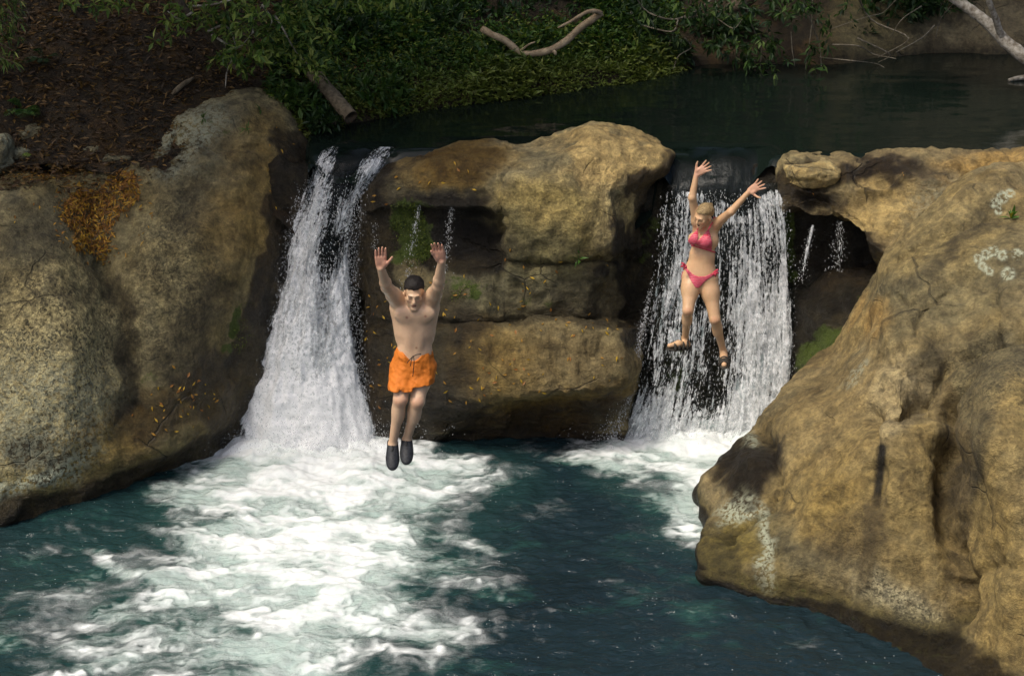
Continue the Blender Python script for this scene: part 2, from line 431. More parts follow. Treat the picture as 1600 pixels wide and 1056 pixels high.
def lb_paint(p):
    mottled(p, [(GREY, -.1, .3, .85), (PALE * .9, .1, .5, .55), (np.array((.26, .18, .07)), .15, .5, .5), (DARK, .2, .55, .65)])
    p.col(PALE * 1.0, p.m(80, 570, 95, 150, 10, .6) * .9); p.pit = np.maximum(p.pit, p.m(80, 580, 120, 180, 0, .6))
    p.col(PALE * .75, p.m(265, 430, 45, 140, -8, .7) * .6); p.pit = np.maximum(p.pit, .7 * p.m(270, 430, 70, 160, 0, .6))
    p.col(np.array((.34, .22, .08)), p.m(370, 330, 60, 90, 0, .7) * .6)
    p.col(GREY * .62, p.m(290, 300, 40, 50, 0, .8) * .8); p.col(GREY * .6, p.m(60, 370, 90, 50, -20, .7) * .8)
    p.col(OCHRE * .85, p.m(170, 690, 120, 45, -20, .6) * .7); p.col(np.array((.30, .195, .065)), p.m(410, 300, 46, 110, 5, .6) * .6); p.col(np.array((.31, .215, .08)), p.m(300, 640, 60, 40, -20, .6) * .6); p.col(np.array((.36, .27, .10)), p.m(60, 740, 130, 40, -18, .6) * .7)
    p.col(DARK * 1.1, p.m(310, 520, 45, 95, 15, .6) * .85)
    p.col(DARK * 1.1, p.line([(175, 440), (195, 520), (212, 600), (215, 640)], 22) * .8)
    p.wet = np.maximum(p.wet, p.line([(470, 240), (462, 330), (438, 440), (410, 560), (370, 660), (335, 712)], 52))
    p.wet = np.maximum(p.wet, .75 * p.m(330, 620, 60, 80, 20, .6))
    p.wet = np.maximum(p.wet, .6 * p.m(250, 660, 70, 50, 0, .6))
    p.moss = np.maximum(p.moss, .85 * p.m(378, 500, 16, 26) + .7 * p.m(370, 545, 18, 12) + .5 * p.m(240, 595, 18, 12) + .45 * p.m(330, 210, 40, 22))
    p.lichen = np.maximum(p.lichen, .6 * p.m(290, 215, 60, 34, -30, .6) + .8 * p.m(40, 745, 110, 18, -18, .6) + .35 * p.m(70, 640, 120, 90))
    p.col(DARK, p.line([(20, 700), (70, 690), (90, 715), (60, 735), (105, 705)], 22) * .9)
    waterline(p, .24)
left_boulder = build_rock('boulder', LB, .022, lb_paint, np.array((.27, .215, .12)), 21, amp=(.10, .035, .016), strata=.006, fac=(.05, .02),
    grooves=[([(165, 420), (185, 480), (205, 560), (215, 630)], 12, .09), ([(270, 235), (330, 225), (400, 222)], 6, .05), ([(250, 250), (320, 170)], 8, .04)],
    lumps=[(70, 560, 90, .10), (300, 190, 40, .05), (110, 275, 50, -.05), (150, 340, 45, -.08)])
tag(left_boulder, 'huge rounded grey-brown boulder sloping into the pool left of the white chute fall', 'boulder')

# ---- middle rock between the two falls
MR = [
 [(590, 256, 20.3), (584, 275, 20.05), (576, 295, 19.98), (572, 312, 19.95), (570, 330, 19.95), (568, 340, 20.0), (566, 400, 19.92), (566, 425, 19.82), (566, 460, 19.75), (566, 495, 19.7), (566, 506, 19.72), (567, 520, 19.66), (576, 610, 19.48), (580, 640, 19.45), (588, 694, 'w')],
 [(640, 242, 20.2), (636, 262, 19.9), (632, 285, 19.8), (629, 308, 19.75), (629, 318, 19.74), (630, 328, 19.86), (628, 395, 19.78), (629, 425, 19.6), (632, 460, 19.48), (634, 495, 19.4), (635, 506, 19.42), (637, 520, 19.34), (642, 610, 19.24), (644, 640, 19.28), (648, 690, 'w')],
 [(700, 229, 20.2), (700, 246, 19.85), (698, 280, 19.68), (697, 312, 19.6), (697, 321, 19.58), (698, 330, 19.76), (698, 395, 19.74), (698, 425, 19.55), (700, 460, 19.35), (702, 495, 19.24), (702, 506, 19.3), (703, 520, 19.18), (706, 610, 19.06), (706, 640, 19.15), (706, 689, 'w')],
 [(760, 228, 20.2), (760, 246, 19.8), (760, 280, 19.64), (760, 314, 19.56), (760, 324, 19.54), (762, 333, 19.76), (762, 390, 19.72), (758, 416, 19.5), (756, 455, 19.36), (756, 495, 19.3), (756, 506, 19.36), (758, 519, 19.1), (760, 612, 18.96), (760, 640, 19.2), (760, 687, 'w')],
 [(786, 232, 20.2), (786, 250, 19.74), (786, 285, 19.56), (786, 318, 19.5), (787, 330, 19.5), (788, 340, 19.72), (787, 392, 19.68), (783, 414, 19.52), (782, 455, 19.44), (782, 494, 19.36), (782, 505, 19.38), (783, 518, 19.12), (784, 612, 18.92), (784, 636, 19.22), (784, 687, 'w')],
 [(800, 234, 20.2), (800, 252, 19.7), (799, 300, 19.44), (798, 350, 19.36), (797, 392, 19.36), (797, 404, 19.43), (797, 410, 19.43), (796, 422, 19.42), (796, 455, 19.43), (796, 492, 19.43), (796, 504, 19.42), (797, 516, 19.12), (798, 612, 18.9), (798, 630, 19.25), (798, 687, 'w')],
 [(850, 225, 20.25), (850, 246, 19.66), (850, 300, 19.42), (849, 350, 19.32), (848, 396, 19.34), (848, 405, 19.42), (848, 411, 19.42), (848, 424, 19.40), (848, 455, 19.43), (848, 490, 19.46), (848, 503, 19.46), (848, 515, 19.12), (848, 612, 18.84), (848, 626, 19.3), (848, 686, 'w')],
 [(905, 206, 20.3), (905, 236, 19.74), (905, 300, 19.42), (905, 350, 19.32), (905, 396, 19.36), (905, 405, 19.45), (905, 411, 19.45), (905, 424, 19.44), (905, 455, 19.47), (905, 488, 19.52), (905, 502, 19.52), (905, 514, 19.14), (905, 610, 18.86), (905, 625, 19.3), (905, 685, 'w')],
 [(955, 205, 20.35), (955, 236, 19.8), (955, 292, 19.5), (952, 350, 19.42), (951, 396, 19.46), (951, 405, 19.56), (951, 411, 19.57), (951, 424, 19.59), (952, 455, 19.66), (953, 484, 19.74), (954, 500, 19.76), (954, 511, 19.2), (951, 602, 18.98), (946, 620, 19.3), (942, 684, 'w')],
 [(1000, 212, 20.35), (996, 240, 19.9), (980, 286, 19.66), (973, 345, 19.6), (972, 394, 19.64), (973, 404, 19.88), (975, 411, 19.94), (977, 424, 20.0), (980, 455, 20.05), (983, 482, 20.08), (985, 498, 20.1), (986, 509, 19.34), (978, 594, 19.12), (968, 618, 19.36), (962, 683, 'w')],
 [(1054, 237, 20.25), (1046, 254, 20.12), (1018, 296, 20.0), (1004, 345, 19.97), (1000, 394, 19.97), (1000, 404, 20.1), (1001, 411, 20.12), (1003, 424, 20.15), (1006, 455, 20.18), (1009, 482, 20.18), (1011, 500, 20.15), (1011, 512, 19.74), (998, 598, 19.56), (988, 626, 19.6), (980, 682, 'w')],
]
MR = [shift(MR[0], .9, -14)] + MR + [[(r[0] + 14, r[1], 21.0 if r[2] == 'w' else r[2] + .8) for r in MR[-1]]]
def mr_paint(p):
    mottled(p, [(BROWN, 0, .45, .7), (GREY * .7, .15, .5, .6), (DARK, .2, .55, .6)])
    top = p.m(900, 285, 125, 105, 10, .35)
    p.col(np.array((.56, .44, .27)), top); p.col(np.array((.60, .41, .19)), p.m(960, 250, 95, 55, 15, .5) * .8); p.col(GREY * 1.2, top * p.noise(3.2, .12, .4, 77) * .8)  # pale gold rock, colour lifted further for the sunlit top
    p.col(GREY * .9, top * p.m(860, 260, 40, 28, 0, .6) * .8)
    p.col(PALE * np.array((.85, .76, .5)), p.m(870, 345, 95, 62, 0, .4) * .9)
    p.col(np.array((.22, .19, .11)), p.m(840, 390, 80, 45, 10, .5) * .75)  # lower part of the block painted darker for its shade
    p.col(np.array((.30, .17, .03)), p.m(720, 255, 90, 30, -5, .5) * .85)
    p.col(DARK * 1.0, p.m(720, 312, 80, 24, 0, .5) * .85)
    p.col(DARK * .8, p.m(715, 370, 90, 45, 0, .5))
    p.col(np.array((.28, .205, .11)), p.m(880, 560, 120, 50, 5, .5) * .85); p.col(np.array((.31, .19, .05)), p.m(770, 560, 60, 60, 20, .6) * .6)
    p.col(np.array((.26, .145, .02)), p.m(850, 640, 110, 28, -8, .6) * .85)
    p.col(np.array((.24, .22, .15)), p.m(750, 445, 60, 30, -15, .6) * .6)
    p.col(GREY * .8, p.m(860, 450, 100, 32, 0, .6) * .6)
    # soaked: left flank, alcove, right flank beside the veil, undercut
    p.wet = np.maximum(p.wet, p.line([(575, 260), (570, 400), (575, 560), (585, 690)], 62))
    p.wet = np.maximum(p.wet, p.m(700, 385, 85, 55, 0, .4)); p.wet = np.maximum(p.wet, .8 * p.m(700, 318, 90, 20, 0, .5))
    p.wet = np.maximum(p.wet, .62 * p.m(690, 560, 70, 120, 0, .5)); p.wet = np.maximum(p.wet, .9 * p.m(660, 640, 110, 50, 0, .5))
    p.wet = np.maximum(p.wet, p.line([(1050, 262), (1012, 300), (1000, 360), (995, 420), (1000, 500)], 40)); p.wet = np.maximum(p.wet, p.m(1000, 440, 45, 55, 0, .4))
    p.wet = np.maximum(p.wet, .55 * p.m(880, 490, 120, 22, 0, .5)); p.wet = np.maximum(p.wet, .7 * p.m(850, 655, 150, 30, -3, .5)); p.wet = np.maximum(p.wet, .55 * p.m(720, 255, 95, 30, 0, .5)); p.wet = np.maximum(p.wet, .33 * p.m(860, 560, 160, 60, 0, .5))
    p.moss = np.maximum(p.moss, .95 * p.m(637, 370, 34, 58, 5, .5) + .7 * p.m(720, 455, 40, 14, -20, .5) + .45 * p.m(830, 460, 60, 25, 0, .7) + .5 * p.m(1025, 350, 12, 70) + .3 * p.m(570, 500, 30, 150))
    p.pit = np.maximum(p.pit, .3 * p.m(900, 330, 120, 90))
    waterline(p, .10)
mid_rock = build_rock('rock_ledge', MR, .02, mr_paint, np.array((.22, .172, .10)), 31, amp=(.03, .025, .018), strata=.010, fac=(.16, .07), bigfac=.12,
    grooves=[([(795, 412), (880, 408), (1000, 405)], 4, .06), ([(785, 330), (792, 400)], 6, .06), ([(870, 565), (880, 612)], 9, .05), ([(835, 520), (850, 560), (900, 620)], 5, .03), ([(915, 530), (925, 560), (945, 530)], 5, .03)],
    lumps=[(930, 220, 34, .05), (880, 270, 30, .04), (830, 340, 40, .05), (900, 360, 40, .05), (750, 470, 40, .06), (960, 560, 30, .05)])
tag(mid_rock, 'layered tan and dark wet rock standing between the two waterfalls behind the jumping man', 'rock')

# ---- big sloping boulder at the right
BB = [
 [(1110, 790, 18.6), (1106, 805, 18.4), (1102, 825, 18.2), (1100, 845, 18.0), (1098, 860, 17.8), (1098, 872, 17.6), (1098, 880, 17.5), (1100, 888, 17.4), (1100, 880, 17.3)],
 [(1104, 790, 17.5), (1098, 808, 17.2), (1092, 828, 17.0), (1089, 845, 16.85), (1087, 860, 16.7), (1086, 872, 16.6), (1085, 880, 16.55), (1086, 888, 16.5), (1089, 898, 'w')],
 [(1140, 742, 17.75), (1138, 762, 17.35), (1136, 790, 17.1), (1136, 815, 16.9), (1136, 840, 16.7), (1138, 865, 16.45), (1138, 885, 16.28), (1138, 900, 16.2), (1140, 916, 'w')],
 [(1203, 678, 18.05), (1202, 702, 17.5), (1202, 740, 17.1), (1200, 780, 16.75), (1200, 820, 16.5), (1200, 860, 16.2), (1200, 890, 16.0), (1200, 912, 15.95), (1200, 935, 'w')],
 [(1300, 560, 18.5), (1300, 590, 18.0), (1300, 650, 17.3), (1300, 710, 16.75), (1300, 770, 16.38), (1300, 830, 16.08), (1300, 880, 15.85), (1300, 925, 15.72), (1300, 962, 'w')],
 [(1383, 408, 18.6), (1385, 445, 18.1), (1385, 520, 17.4), (1385, 610, 16.7), (1385, 700, 16.2), (1385, 790, 15.85), (1385, 870, 15.58), (1385, 940, 15.38), (1385, 1003, 'w')],
 [(1450, 338, 18.9), (1450, 375, 18.45), (1450, 460, 17.65), (1450, 560, 16.95), (1450, 670, 16.3), (1450, 780, 15.85), (1450, 880, 15.45), (1450, 970, 15.15), (1450, 1038, 'w')],
 [(1500, 303, 19.1), (1500, 343, 18.6), (1500, 440, 17.75), (1500, 550, 16.95), (1498, 660, 16.35), (1492, 780, 15.8), (1490, 890, 15.35), (1492, 990, 15.0), (1500, 1072, 'w')],
 [(1550, 278, 19.3), (1550, 322, 18.8), (1550, 430, 17.7), (1550, 540, 16.8), (1550, 650, 15.95), (1548, 780, 15.3), (1548, 900, 14.95), (1550, 1020, 14.6), (1555, 1120, 'w')],
 [(1620, 258, 19.5), (1620, 312, 18.9), (1620, 420, 17.6), (1620, 530, 16.6), (1620, 650, 15.6), (1620, 790, 14.9), (1620, 920, 14.5), (1620, 1060, 14.1), (1620, 1180, 'w')],
 [(2000, 250, 19.4), (2000, 312, 18.7), (2000, 420, 17.3), (2000, 530, 16.2), (2000, 650, 15.2), (2000, 790, 14.5), (2000, 920, 14.1), (2000, 1060, 13.7), (2000, 1200, 'w')],
 [(2500, 250, 19.4), (2500, 312, 18.7), (2500, 420, 17.3), (2500, 530, 16.2), (2500, 650, 15.2), (2500, 790, 14.5), (2500, 920, 14.1), (2500, 1060, 13.7), (2500, 1200, 'w')],
]
def bb_paint(p):
    mottled(p, [(TAN * .8, -.1, .4, .6), (GREY * 1.1, .12, .5, .55), (np.array((.32, .215, .085)), .1, .5, .5), (BROWN, .25, .6, .5)], 1.1)
    p.col(TAN * np.array((.85, .85, .72)), p.m(1470, 420, 130, 100, -30, .6) * .6)
    p.col(PALE * np.array((.85, .74, .56)), p.m(1560, 620, 90, 110, 0, .6) * .75); p.col(GOLD * .9, p.m(1372, 505, 34, 26, 0, .5) * .9)
    p.col(np.array((.37, .262, .13)), p.m(1300, 650, 110, 70, -40, .6) * .7)
    p.col(np.array((.32, .225, .095)), p.m(1430, 780, 120, 130, 0, .7) * .7); p.col(np.array((.30, .215, .09)), p.m(1270, 800, 110, 90, 0, .7) * .6)
    p.col(np.array((.33, .23, .095)), p.m(1570, 900, 80, 160, 0, .6) * .75); p.col(np.array((.24, .175, .045)), p.m(1150, 860, 80, 40, -10, .6) * .85)
    p.col(GREY * .7, p.m(1250, 850, 80, 34, 12, .6) * .75); p.col(np.array((.40, .29, .15)), p.m(1240, 720, 60, 40, -20, .5) * .7); p.col(np.array((.31, .205, .07)), p.m(1300, 780, 50, 60, 0, .6) * .7); p.col(np.array((.44, .38, .28)), p.m(1420, 960, 110, 34, 38, .5) * .9)
    p.col(DARK * 1.1, p.m(1450, 595, 24, 62, 35, .5) * .95); p.col(DARK * 1.1, p.m(1505, 740, 30, 58, 20, .5) * .95); p.col(DARK * 1.3, p.m(1165, 745, 46, 62, 42, .45) * .9); p.col(np.array((.46, .36, .23)), p.m(1400, 620, 70, 34, -30, .5) * .7)  # first patch paints the shadow beneath the ridge; other dark ones are stains
    p.col(GREY * .62, p.m(1565, 560, 75, 42, 0, .6) * .8); p.col(GREY * .75, p.m(1580, 430, 60, 60, 0, .7) * .7); p.col(DARK * 1.5, p.m(1480, 385, 120, 18, -38, .6) * .75); p.col(GREY * .9, p.m(1450, 470, 80, 50, 0, .6) * .6); p.col(BROWN * .8, p.m(1330, 840, 60, 40, 10, .6) * .6); p.col(GREY * .6, p.m(1520, 640, 30, 60, 10, .6) * .7); p.col(BROWN * .85, p.line([(1480, 620), (1490, 700), (1478, 800), (1490, 920)], 26) * .7); p.col(BROWN * .75, p.m(1290, 590, 30, 50, 50, .6) * .5)
    p.col(DARK * .35, p.line([(1378, 700), (1374, 745), (1370, 785)], 10, raw=True)); p.col(BROWN * .55, p.line([(1368, 790), (1362, 850), (1350, 900)], 22) * .7)
    p.wet = np.maximum(p.wet, .8 * p.m(1160, 745, 52, 60, 40, .45)); p.wet = np.maximum(p.wet, .35 * p.m(1370, 860, 30, 80))
    p.lichen = np.maximum(p.lichen, 1.2 * p.m(1145, 805, 40, 22, -25, .5) + .95 * p.m(1195, 850, 14, 60, 0, .6) + .9 * p.m(1185, 690, 10, 20) + .5 * p.m(1330, 590, 14, 30, 45))
    for (x, y, r) in ((1575, 428, 9), (1528, 404, 6), (1540, 398, 7), (1552, 394, 8), (1566, 398, 7), (1590, 397, 7), (1535, 416, 6), (1545, 424, 6), (1556, 318, 7), (1566, 308, 8), (1578, 302, 6), (1560, 330, 5)):
        rr_ = np.hypot(p.rx - x, p.ry - y) / r; p.lichen = np.maximum(p.lichen, 1.3 * np.exp(-((rr_ - .8) / .38) ** 2))
    p.pit = np.maximum(p.pit, .8 * p.m(1420, 955, 90, 30, 38, .5)); p.pit = np.maximum(p.pit, .6 * p.m(1570, 590, 80, 60))
    # dark algae band just above the water
    wl = 1 - sstep(.10, .30, p.V[:, 2] + .05 * fbm(p.V, 2, 4, 88)); p.col(np.array((.085, .066, .02)), wl * .95)
    p.moss = np.maximum(p.moss, .35 * wl); waterline(p, .13)
big_boulder = build_rock('boulder', BB, .022, bb_paint, np.array((.35, .262, .150)), 41, amp=(.045, .025, .016), strata=.012, fac=(.14, .05), bigfac=.34,
    grooves=[([(1490, 612), (1496, 660), (1484, 720), (1478, 800), (1488, 880), (1500, 960)], 13, .26), ([(1345, 640), (1372, 690), (1376, 740), (1372, 790)], 10, .10),
             ([(1392, 452), (1440, 462), (1480, 440)], 5, .05), ([(1440, 465), (1432, 500), (1438, 520)], 5, .05), ([(1400, 540), (1370, 560), (1440, 560), (1470, 640)], 10, .07),
             ([(1480, 560), (1440, 600), (1405, 640)], 16, .18), ([(1205, 690), (1210, 740), (1190, 790), (1140, 845)], 9, .12), ([(1510, 545), (1560, 540), (1600, 520)], 8, .13), ([(1500, 905), (1540, 880), (1600, 890)], 8, .06),
             ([(1550, 460), (1560, 500), (1555, 535)], 6, .06), ([(1390, 400), (1450, 370), (1540, 330)], 6, .05)],
    lumps=[(1300, 710, 70, .08), (1370, 745, 30, -.09), (1250, 760, 55, .08), (1565, 690, 55, .24), (1410, 535, 40, .06), (1425, 605, 40, -.10), (1130, 850, 36, .04), (1560, 590, 50, .08), (1250, 860, 50, .06), (1400, 820, 70, .07), (1440, 420, 40, .05), (1470, 700, 22, -.10), (1505, 735, 30, -.09)])
tag(big_boulder, 'massive tan weathered boulder with dark drip stain filling the right foreground above the pool', 'boulder')

# ---- slab at the lip, right of the veil fall, with the hollow below it
RL = [
 [(1200, 262, 21.0), (1200, 285, 20.9), (1204, 310, 20.8), (1206, 325, 20.8), (1208, 340, 21.0), (1208, 440, 21.1)],
 [(1228, 254, 19.95), (1226, 285, 19.86), (1226, 310, 19.82), (1228, 326, 19.8), (1232, 340, 20.25), (1232, 440, 20.6)],
 [(1290, 250, 19.95), (1290, 285, 19.78), (1288, 318, 19.7), (1288, 332, 19.68), (1290, 346, 20.5), (1290, 445, 20.9)],
 [(1330, 248, 19.95), (1330, 290, 19.7), (1330, 330, 19.5), (1330, 346, 19.45), (1332, 357, 20.4), (1332, 455, 20.7)],
 [(1390, 246, 19.95), (1390, 300, 19.55), (1388, 370, 19.1), (1386, 402, 18.95), (1384, 420, 19.7), (1384, 470, 20.0)],
 [(1450, 244, 19.98), (1450, 300, 19.5), (1450, 370, 19.0), (1450, 410, 18.8), (1450, 440, 19.4), (1450, 480, 19.7)],
 [(1540, 240, 20.0), (1540, 290, 19.7), (1540, 350, 19.2), (1540, 410, 18.8), (1540, 440, 19.4), (1540, 480, 19.7)],
 [(1720, 238, 20.0), (1720, 290, 19.7), (1720, 350, 19.2), (1720, 410, 18.8), (1720, 440, 19.4), (1720, 480, 19.7)],
 [(2400, 238, 20.0), (2400, 290, 19.7), (2400, 350, 19.2), (2400, 410, 18.8), (2400, 440, 19.4), (2400, 480, 19.7)],
]
def rl_paint(p):
    mottled(p, [(BROWN, .05, .5, .6), (PALE * .8, .15, .5, .5), (GREY * .7, .2, .55, .5)])
    p.col(GOLD, p.m(1540, 258, 80, 18, 3, .5) * .85); p.col(PALE * np.array((1, .85, .65)), p.m(1380, 325, 60, 40, -35, .5) * .8)
    p.col(np.array((.13, .09, .055)), p.m(1390, 270, 90, 18, 0, .6) * .8); p.col(np.array((.17, .12, .065)), p.m(1270, 310, 60, 30, 0, .6) * .8)
    p.col(DARK * 1.4, p.m(1560, 300, 60, 14, -20, .6) * .6)
    p.wet = np.maximum(p.wet, .95 * p.m(1245, 305, 40, 40, 0, .5)); p.wet = np.maximum(p.wet, .8 * p.m(1370, 275, 80, 20, -5, .6)); p.wet = np.maximum(p.wet, .7 * p.m(1290, 318, 60, 24, 5, .6)); p.wet = np.maximum(p.wet, p.m(1290, 390, 90, 48, 0, .2)); p.wet = np.maximum(p.wet, .4 * p.m(1330, 320, 50, 20))
    p.lichen += .25 * p.m(1500, 320, 80, 40)
right_ledge = build_rock('rock_ledge', RL, .02, rl_paint, np.array((.31, .23, .13)), 51, amp=(.05, .035, .018), strata=.012, fac=(.16, .07), under=False,
    grooves=[([(1480, 262), (1540, 275), (1600, 262)], 5, .07), ([(1340, 300), (1420, 285), (1500, 300)], 6, .06), ([(1320, 262), (1325, 300), (1300, 330)], 6, .05), ([(1400, 340), (1470, 318), (1560, 290)], 7, .06), ([(1250, 300), (1290, 305)], 6, .05)],
    lumps=[(1350, 350, 25, .06), (1430, 320, 30, .05), (1270, 320, 25, .05), (1530, 260, 30, .05), (1580, 250, 20, .06)])
tag(right_ledge, 'tan and brown rock slab along the dam lip above the black hollow', 'rock')

# ---- dark mossy rock below the hollow
MW = [
 [(1205, 450, 21.0), (1205, 475, 20.8), (1202, 540, 20.7), (1198, 600, 20.6), (1192, 670, 20.4)],
 [(1232, 448, 20.3), (1230, 472, 19.98), (1226, 540, 19.85), (1222, 600, 19.75), (1216, 671, 'w')],
 [(1262, 440, 20.3), (1262, 466, 19.75), (1256, 540, 19.62), (1250, 600, 19.52), (1246, 671, 'w')],
 [(1315, 418, 20.25), (1315, 445, 19.62), (1310, 520, 19.42), (1305, 590, 19.35), (1300, 671, 'w')],
 [(1390, 415, 20.1), (1390, 440, 19.5), (1390, 520, 19.2), (1390, 590, 19.2), (1390, 671, 'w')],
 [(1480, 415, 20.1), (1480, 440, 19.5), (1480, 520, 19.2), (1480, 590, 19.2), (1480, 671, 'w')],
]
def mw_paint(p):
    mottled(p, [(DARK, 0, .5, .8)]); p.wet[:] = .85
    p.col(BROWN * .8, p.m(1330, 425, 40, 18, 0, .6) * .9)
    p.moss = .8 * p.m(1290, 560, 40, 50, 40, .6) + .6 * p.m(1350, 480, 30, 30, 0, .6); p.col(GREY * 1.6, p.m(1297, 510, 14, 30, 10, .5) * .8)
mossy = build_rock('rock', MW, .025, mw_paint, GREY * .55, 61, amp=(.08, .06, .02))
tag(mossy, 'dark wet mossy rock in the cleft between the veil fall and the tan boulder', 'rock')

# ---- loose boulders and stones: deformed rounded blocks
def stone(name, c, r, seed, base, label, group=None, lich=.3, wet=0.0, rough=.16, cat='stone', sub=28):
    u = np.linspace(0, 2 * math.pi, sub * 2 + 1); v = np.linspace(.03, math.pi - .03, sub)
    U, W = np.meshgrid(u, v, indexing='ij')
    D = np.stack([np.cos(U) * np.sin(W), np.sin(U) * np.sin(W), np.cos(W)], -1).reshape(-1, 3)
    k = (np.abs(D) ** 2.7).sum(1) ** (-1 / 2.7)
    q = D * 1.3 + seed * 3.1
    k = k * (1 + rough * fbm(q, 1.0, 3, seed) + rough * .4 * fbm(q, 3.5, 3, seed + 3))
    V = D * k[:, None] * np.asarray(r)[None] + np.asarray(c)[None]
    F = grid_faces(len(u), sub)
    px, py, dep = proj(V); p = Paint(V, D, px, py, base, seed)
    mottled(p, [(GREY * .8, .0, .5, .6), (base * 1.35, .1, .5, .6)], 4)
    p.lichen += lich * p.noise(5, -.1, .4, 9); p.wet += wet
    o = mesh_np(name, V, F[:, ::-1], ROCK, **p.attrs())
    SURF[o.name] = (V, D, px, py, dep)
    return tag(o, label, cat, group)
stone('boulder', P(1272, 274, 19.80) + (0, .10, 0), (.28, .26, .13), 3, np.array((.50, .36, .18)), 'small smooth golden boulder on the lip just right of the veil fall', lich=.15, cat='boulder')
stone('boulder', P(-4, 245, 20.05), (.17, .2, .19), 5, GREY * 1.3, 'pale grey rounded stone at the left edge of the picture above the boulder', lich=.5, cat='stone', rough=.2)
for i, (x, y, d, r, lab) in enumerate([
    (52, 212, 20.5, (.14, .13, .12), 'lichened stone under the fern on the leaf littered slope'),
    (110, 232, 20.3, (.085, .1, .07), 'small grey stone second from the right in the row behind the leaf hollow'),
    (143, 236, 20.3, (.11, .11, .085), 'grey stone at the right end of the row behind the leaf hollow'),
    (70, 172, 20.9, (.13, .12, .13), 'mossy stone right beside the fern on the slope'),
    (112, 195, 20.7, (.15, .15, .11), 'dark stone on the slope above the row of grey stones'),
    (88, 250, 20.15, (.09, .09, .05), 'flat stone with yellow plant in front of the row of grey stones'),
    (185, 245, 20.25, (.20, .15, .07), 'low flat slab between the row of stones and the big left boulder'),
    (30, 240, 20.2, (.12, .1, .07), 'half buried stone between the edge stone and the fern')]):
    stone('stone', P(x, y, d) - (0, 0, .02), r, 70 + i, GREY * (1.0 + .12 * (i % 3)), lab, 'stones on the leafy slope', lich=.45, sub=18, rough=.24)
# ================================================================== WATER
def water_material(name, deep, foam_attr=True, ripple=(5.0, 18.0), strength=.25, rough=.06):
    m, nt, nd, lk, b, out = new_mat(name)
    co = nd.new('ShaderNodeNewGeometry').outputs['Position']
    na = noisen(nt, mapping(nt, co, (1, 1.6, 1)), ripple[0], 4, .6, .5); nb = noisen(nt, mapping(nt, co, (1, 1.9, 1)), ripple[1], 3, .55, .3)
    h = mathn(nt, 'ADD', na, mathn(nt, 'MULTIPLY', nb, .45))
    b.inputs['IOR'].default_value = 1.33
    if foam_attr:
        air = attrn(nt, 'air').outputs['Fac']; foam = attrn(nt, 'foam').outputs['Fac']
        nf = noisen(nt, co, 60, 5, .7); ng = noisen(nt, mapping(nt, co, (.45, 1, 1)), 30, 5, .65, .6)
        f = mathn(nt, 'ADD', foam, mathn(nt, 'MULTIPLY', mathn(nt, 'SUBTRACT', nf, .5), mathn(nt, 'MULTIPLY', mathn(nt, 'ADD', foam, .12), .9)))
        f = mathn(nt, 'ADD', f, mathn(nt, 'MULTIPLY', mathn(nt, 'SUBTRACT', ng, .5), mathn(nt, 'MULTIPLY', foam, .6)))
        f = rampn(nt, f, .06, .95, smooth=False)
        # floating bubbles
        v = nd.new('ShaderNodeTexVoronoi'); v.inputs['Scale'].default_value = 16; lk.new(co, v.inputs['Vector'])
        sp = mathn(nt, 'MULTIPLY', rampn(nt, v.outputs['Distance'], .06, .13, 1, 0), rampn(nt, noisen(nt, co, 3, 2), .50, .64))
        f = mathn(nt, 'MAXIMUM', f, mathn(nt, 'MULTIPLY', sp, .45))
        c = mixc(nt, rampn(nt, air, 0, .45, smooth=False), deep, (.018, .060, .050))
        c = mixc(nt, rampn(nt, mathn(nt, 'ADD', air, mathn(nt, 'MULTIPLY', mathn(nt, 'SUBTRACT', ng, .5), .45)), .30, 1.1), c, (.40, .50, .455))
        c = mixc(nt, f, c, (.74, .77, .75))
        lk.new(c, b.inputs['Base Color'])
        lk.new(rampn(nt, f, 0, .6, rough, .75), b.inputs['Roughness'])
        h = mathn(nt, 'MULTIPLY', h, rampn(nt, f, 0, .4, 1, .12)); h = mathn(nt, 'ADD', h, mathn(nt, 'MULTIPLY', f, .15))
    else:
        b.inputs['Base Color'].default_value = deep + (1,); b.inputs['Roughness'].default_value = rough
    bp = nd.new('ShaderNodeBump'); bp.inputs['Strength'].default_value = strength; bp.inputs['Distance'].default_value = .05
    lk.new(h, bp.inputs['Height']); lk.new(bp.outputs[0], b.inputs['Normal'])
    return m

# ---- lower pool
def worley(p, s):
    """F1, F2 of 2D jittered cells"""
    i = np.floor(p).astype(np.int64); f1 = np.full(len(p), 9.0); f2 = f1.copy()
    z = np.zeros(len(p), np.int64)
    for dx in (-1, 0, 1):
        for dy in (-1, 0, 1):
            cx, cy = i[:, 0] + dx, i[:, 1] + dy
            fx = cx + _hash(cx, cy, z, s); fy = cy + _hash(cx, cy, z, s + 1)
            d = np.hypot(fx - p[:, 0], fy - p[:, 1])
            f2 = np.minimum(f2, np.maximum(f1, d)); f1 = np.minimum(f1, d)
    return f1, f2
x0, x1, y0, y1, st = -5.4, 4.6, 13.6, 20.0, .0145
gx, gy = np.arange(x0, x1, st), np.arange(y0, y1, st * 1.15)
X, Y = np.meshgrid(gx, gy, indexing='ij'); XY = np.stack([X.ravel(), Y.ravel(), 0 * X.ravel()], 1)
px, py, _ = proj(XY)
wxp = px + 26 * fbm(XY, 1.4, 4, 201) + 10 * fbm(XY, 5, 3, 205); wyp = py + 16 * fbm(XY, 1.4, 4, 211) + 6 * fbm(XY, 5, 3, 215)
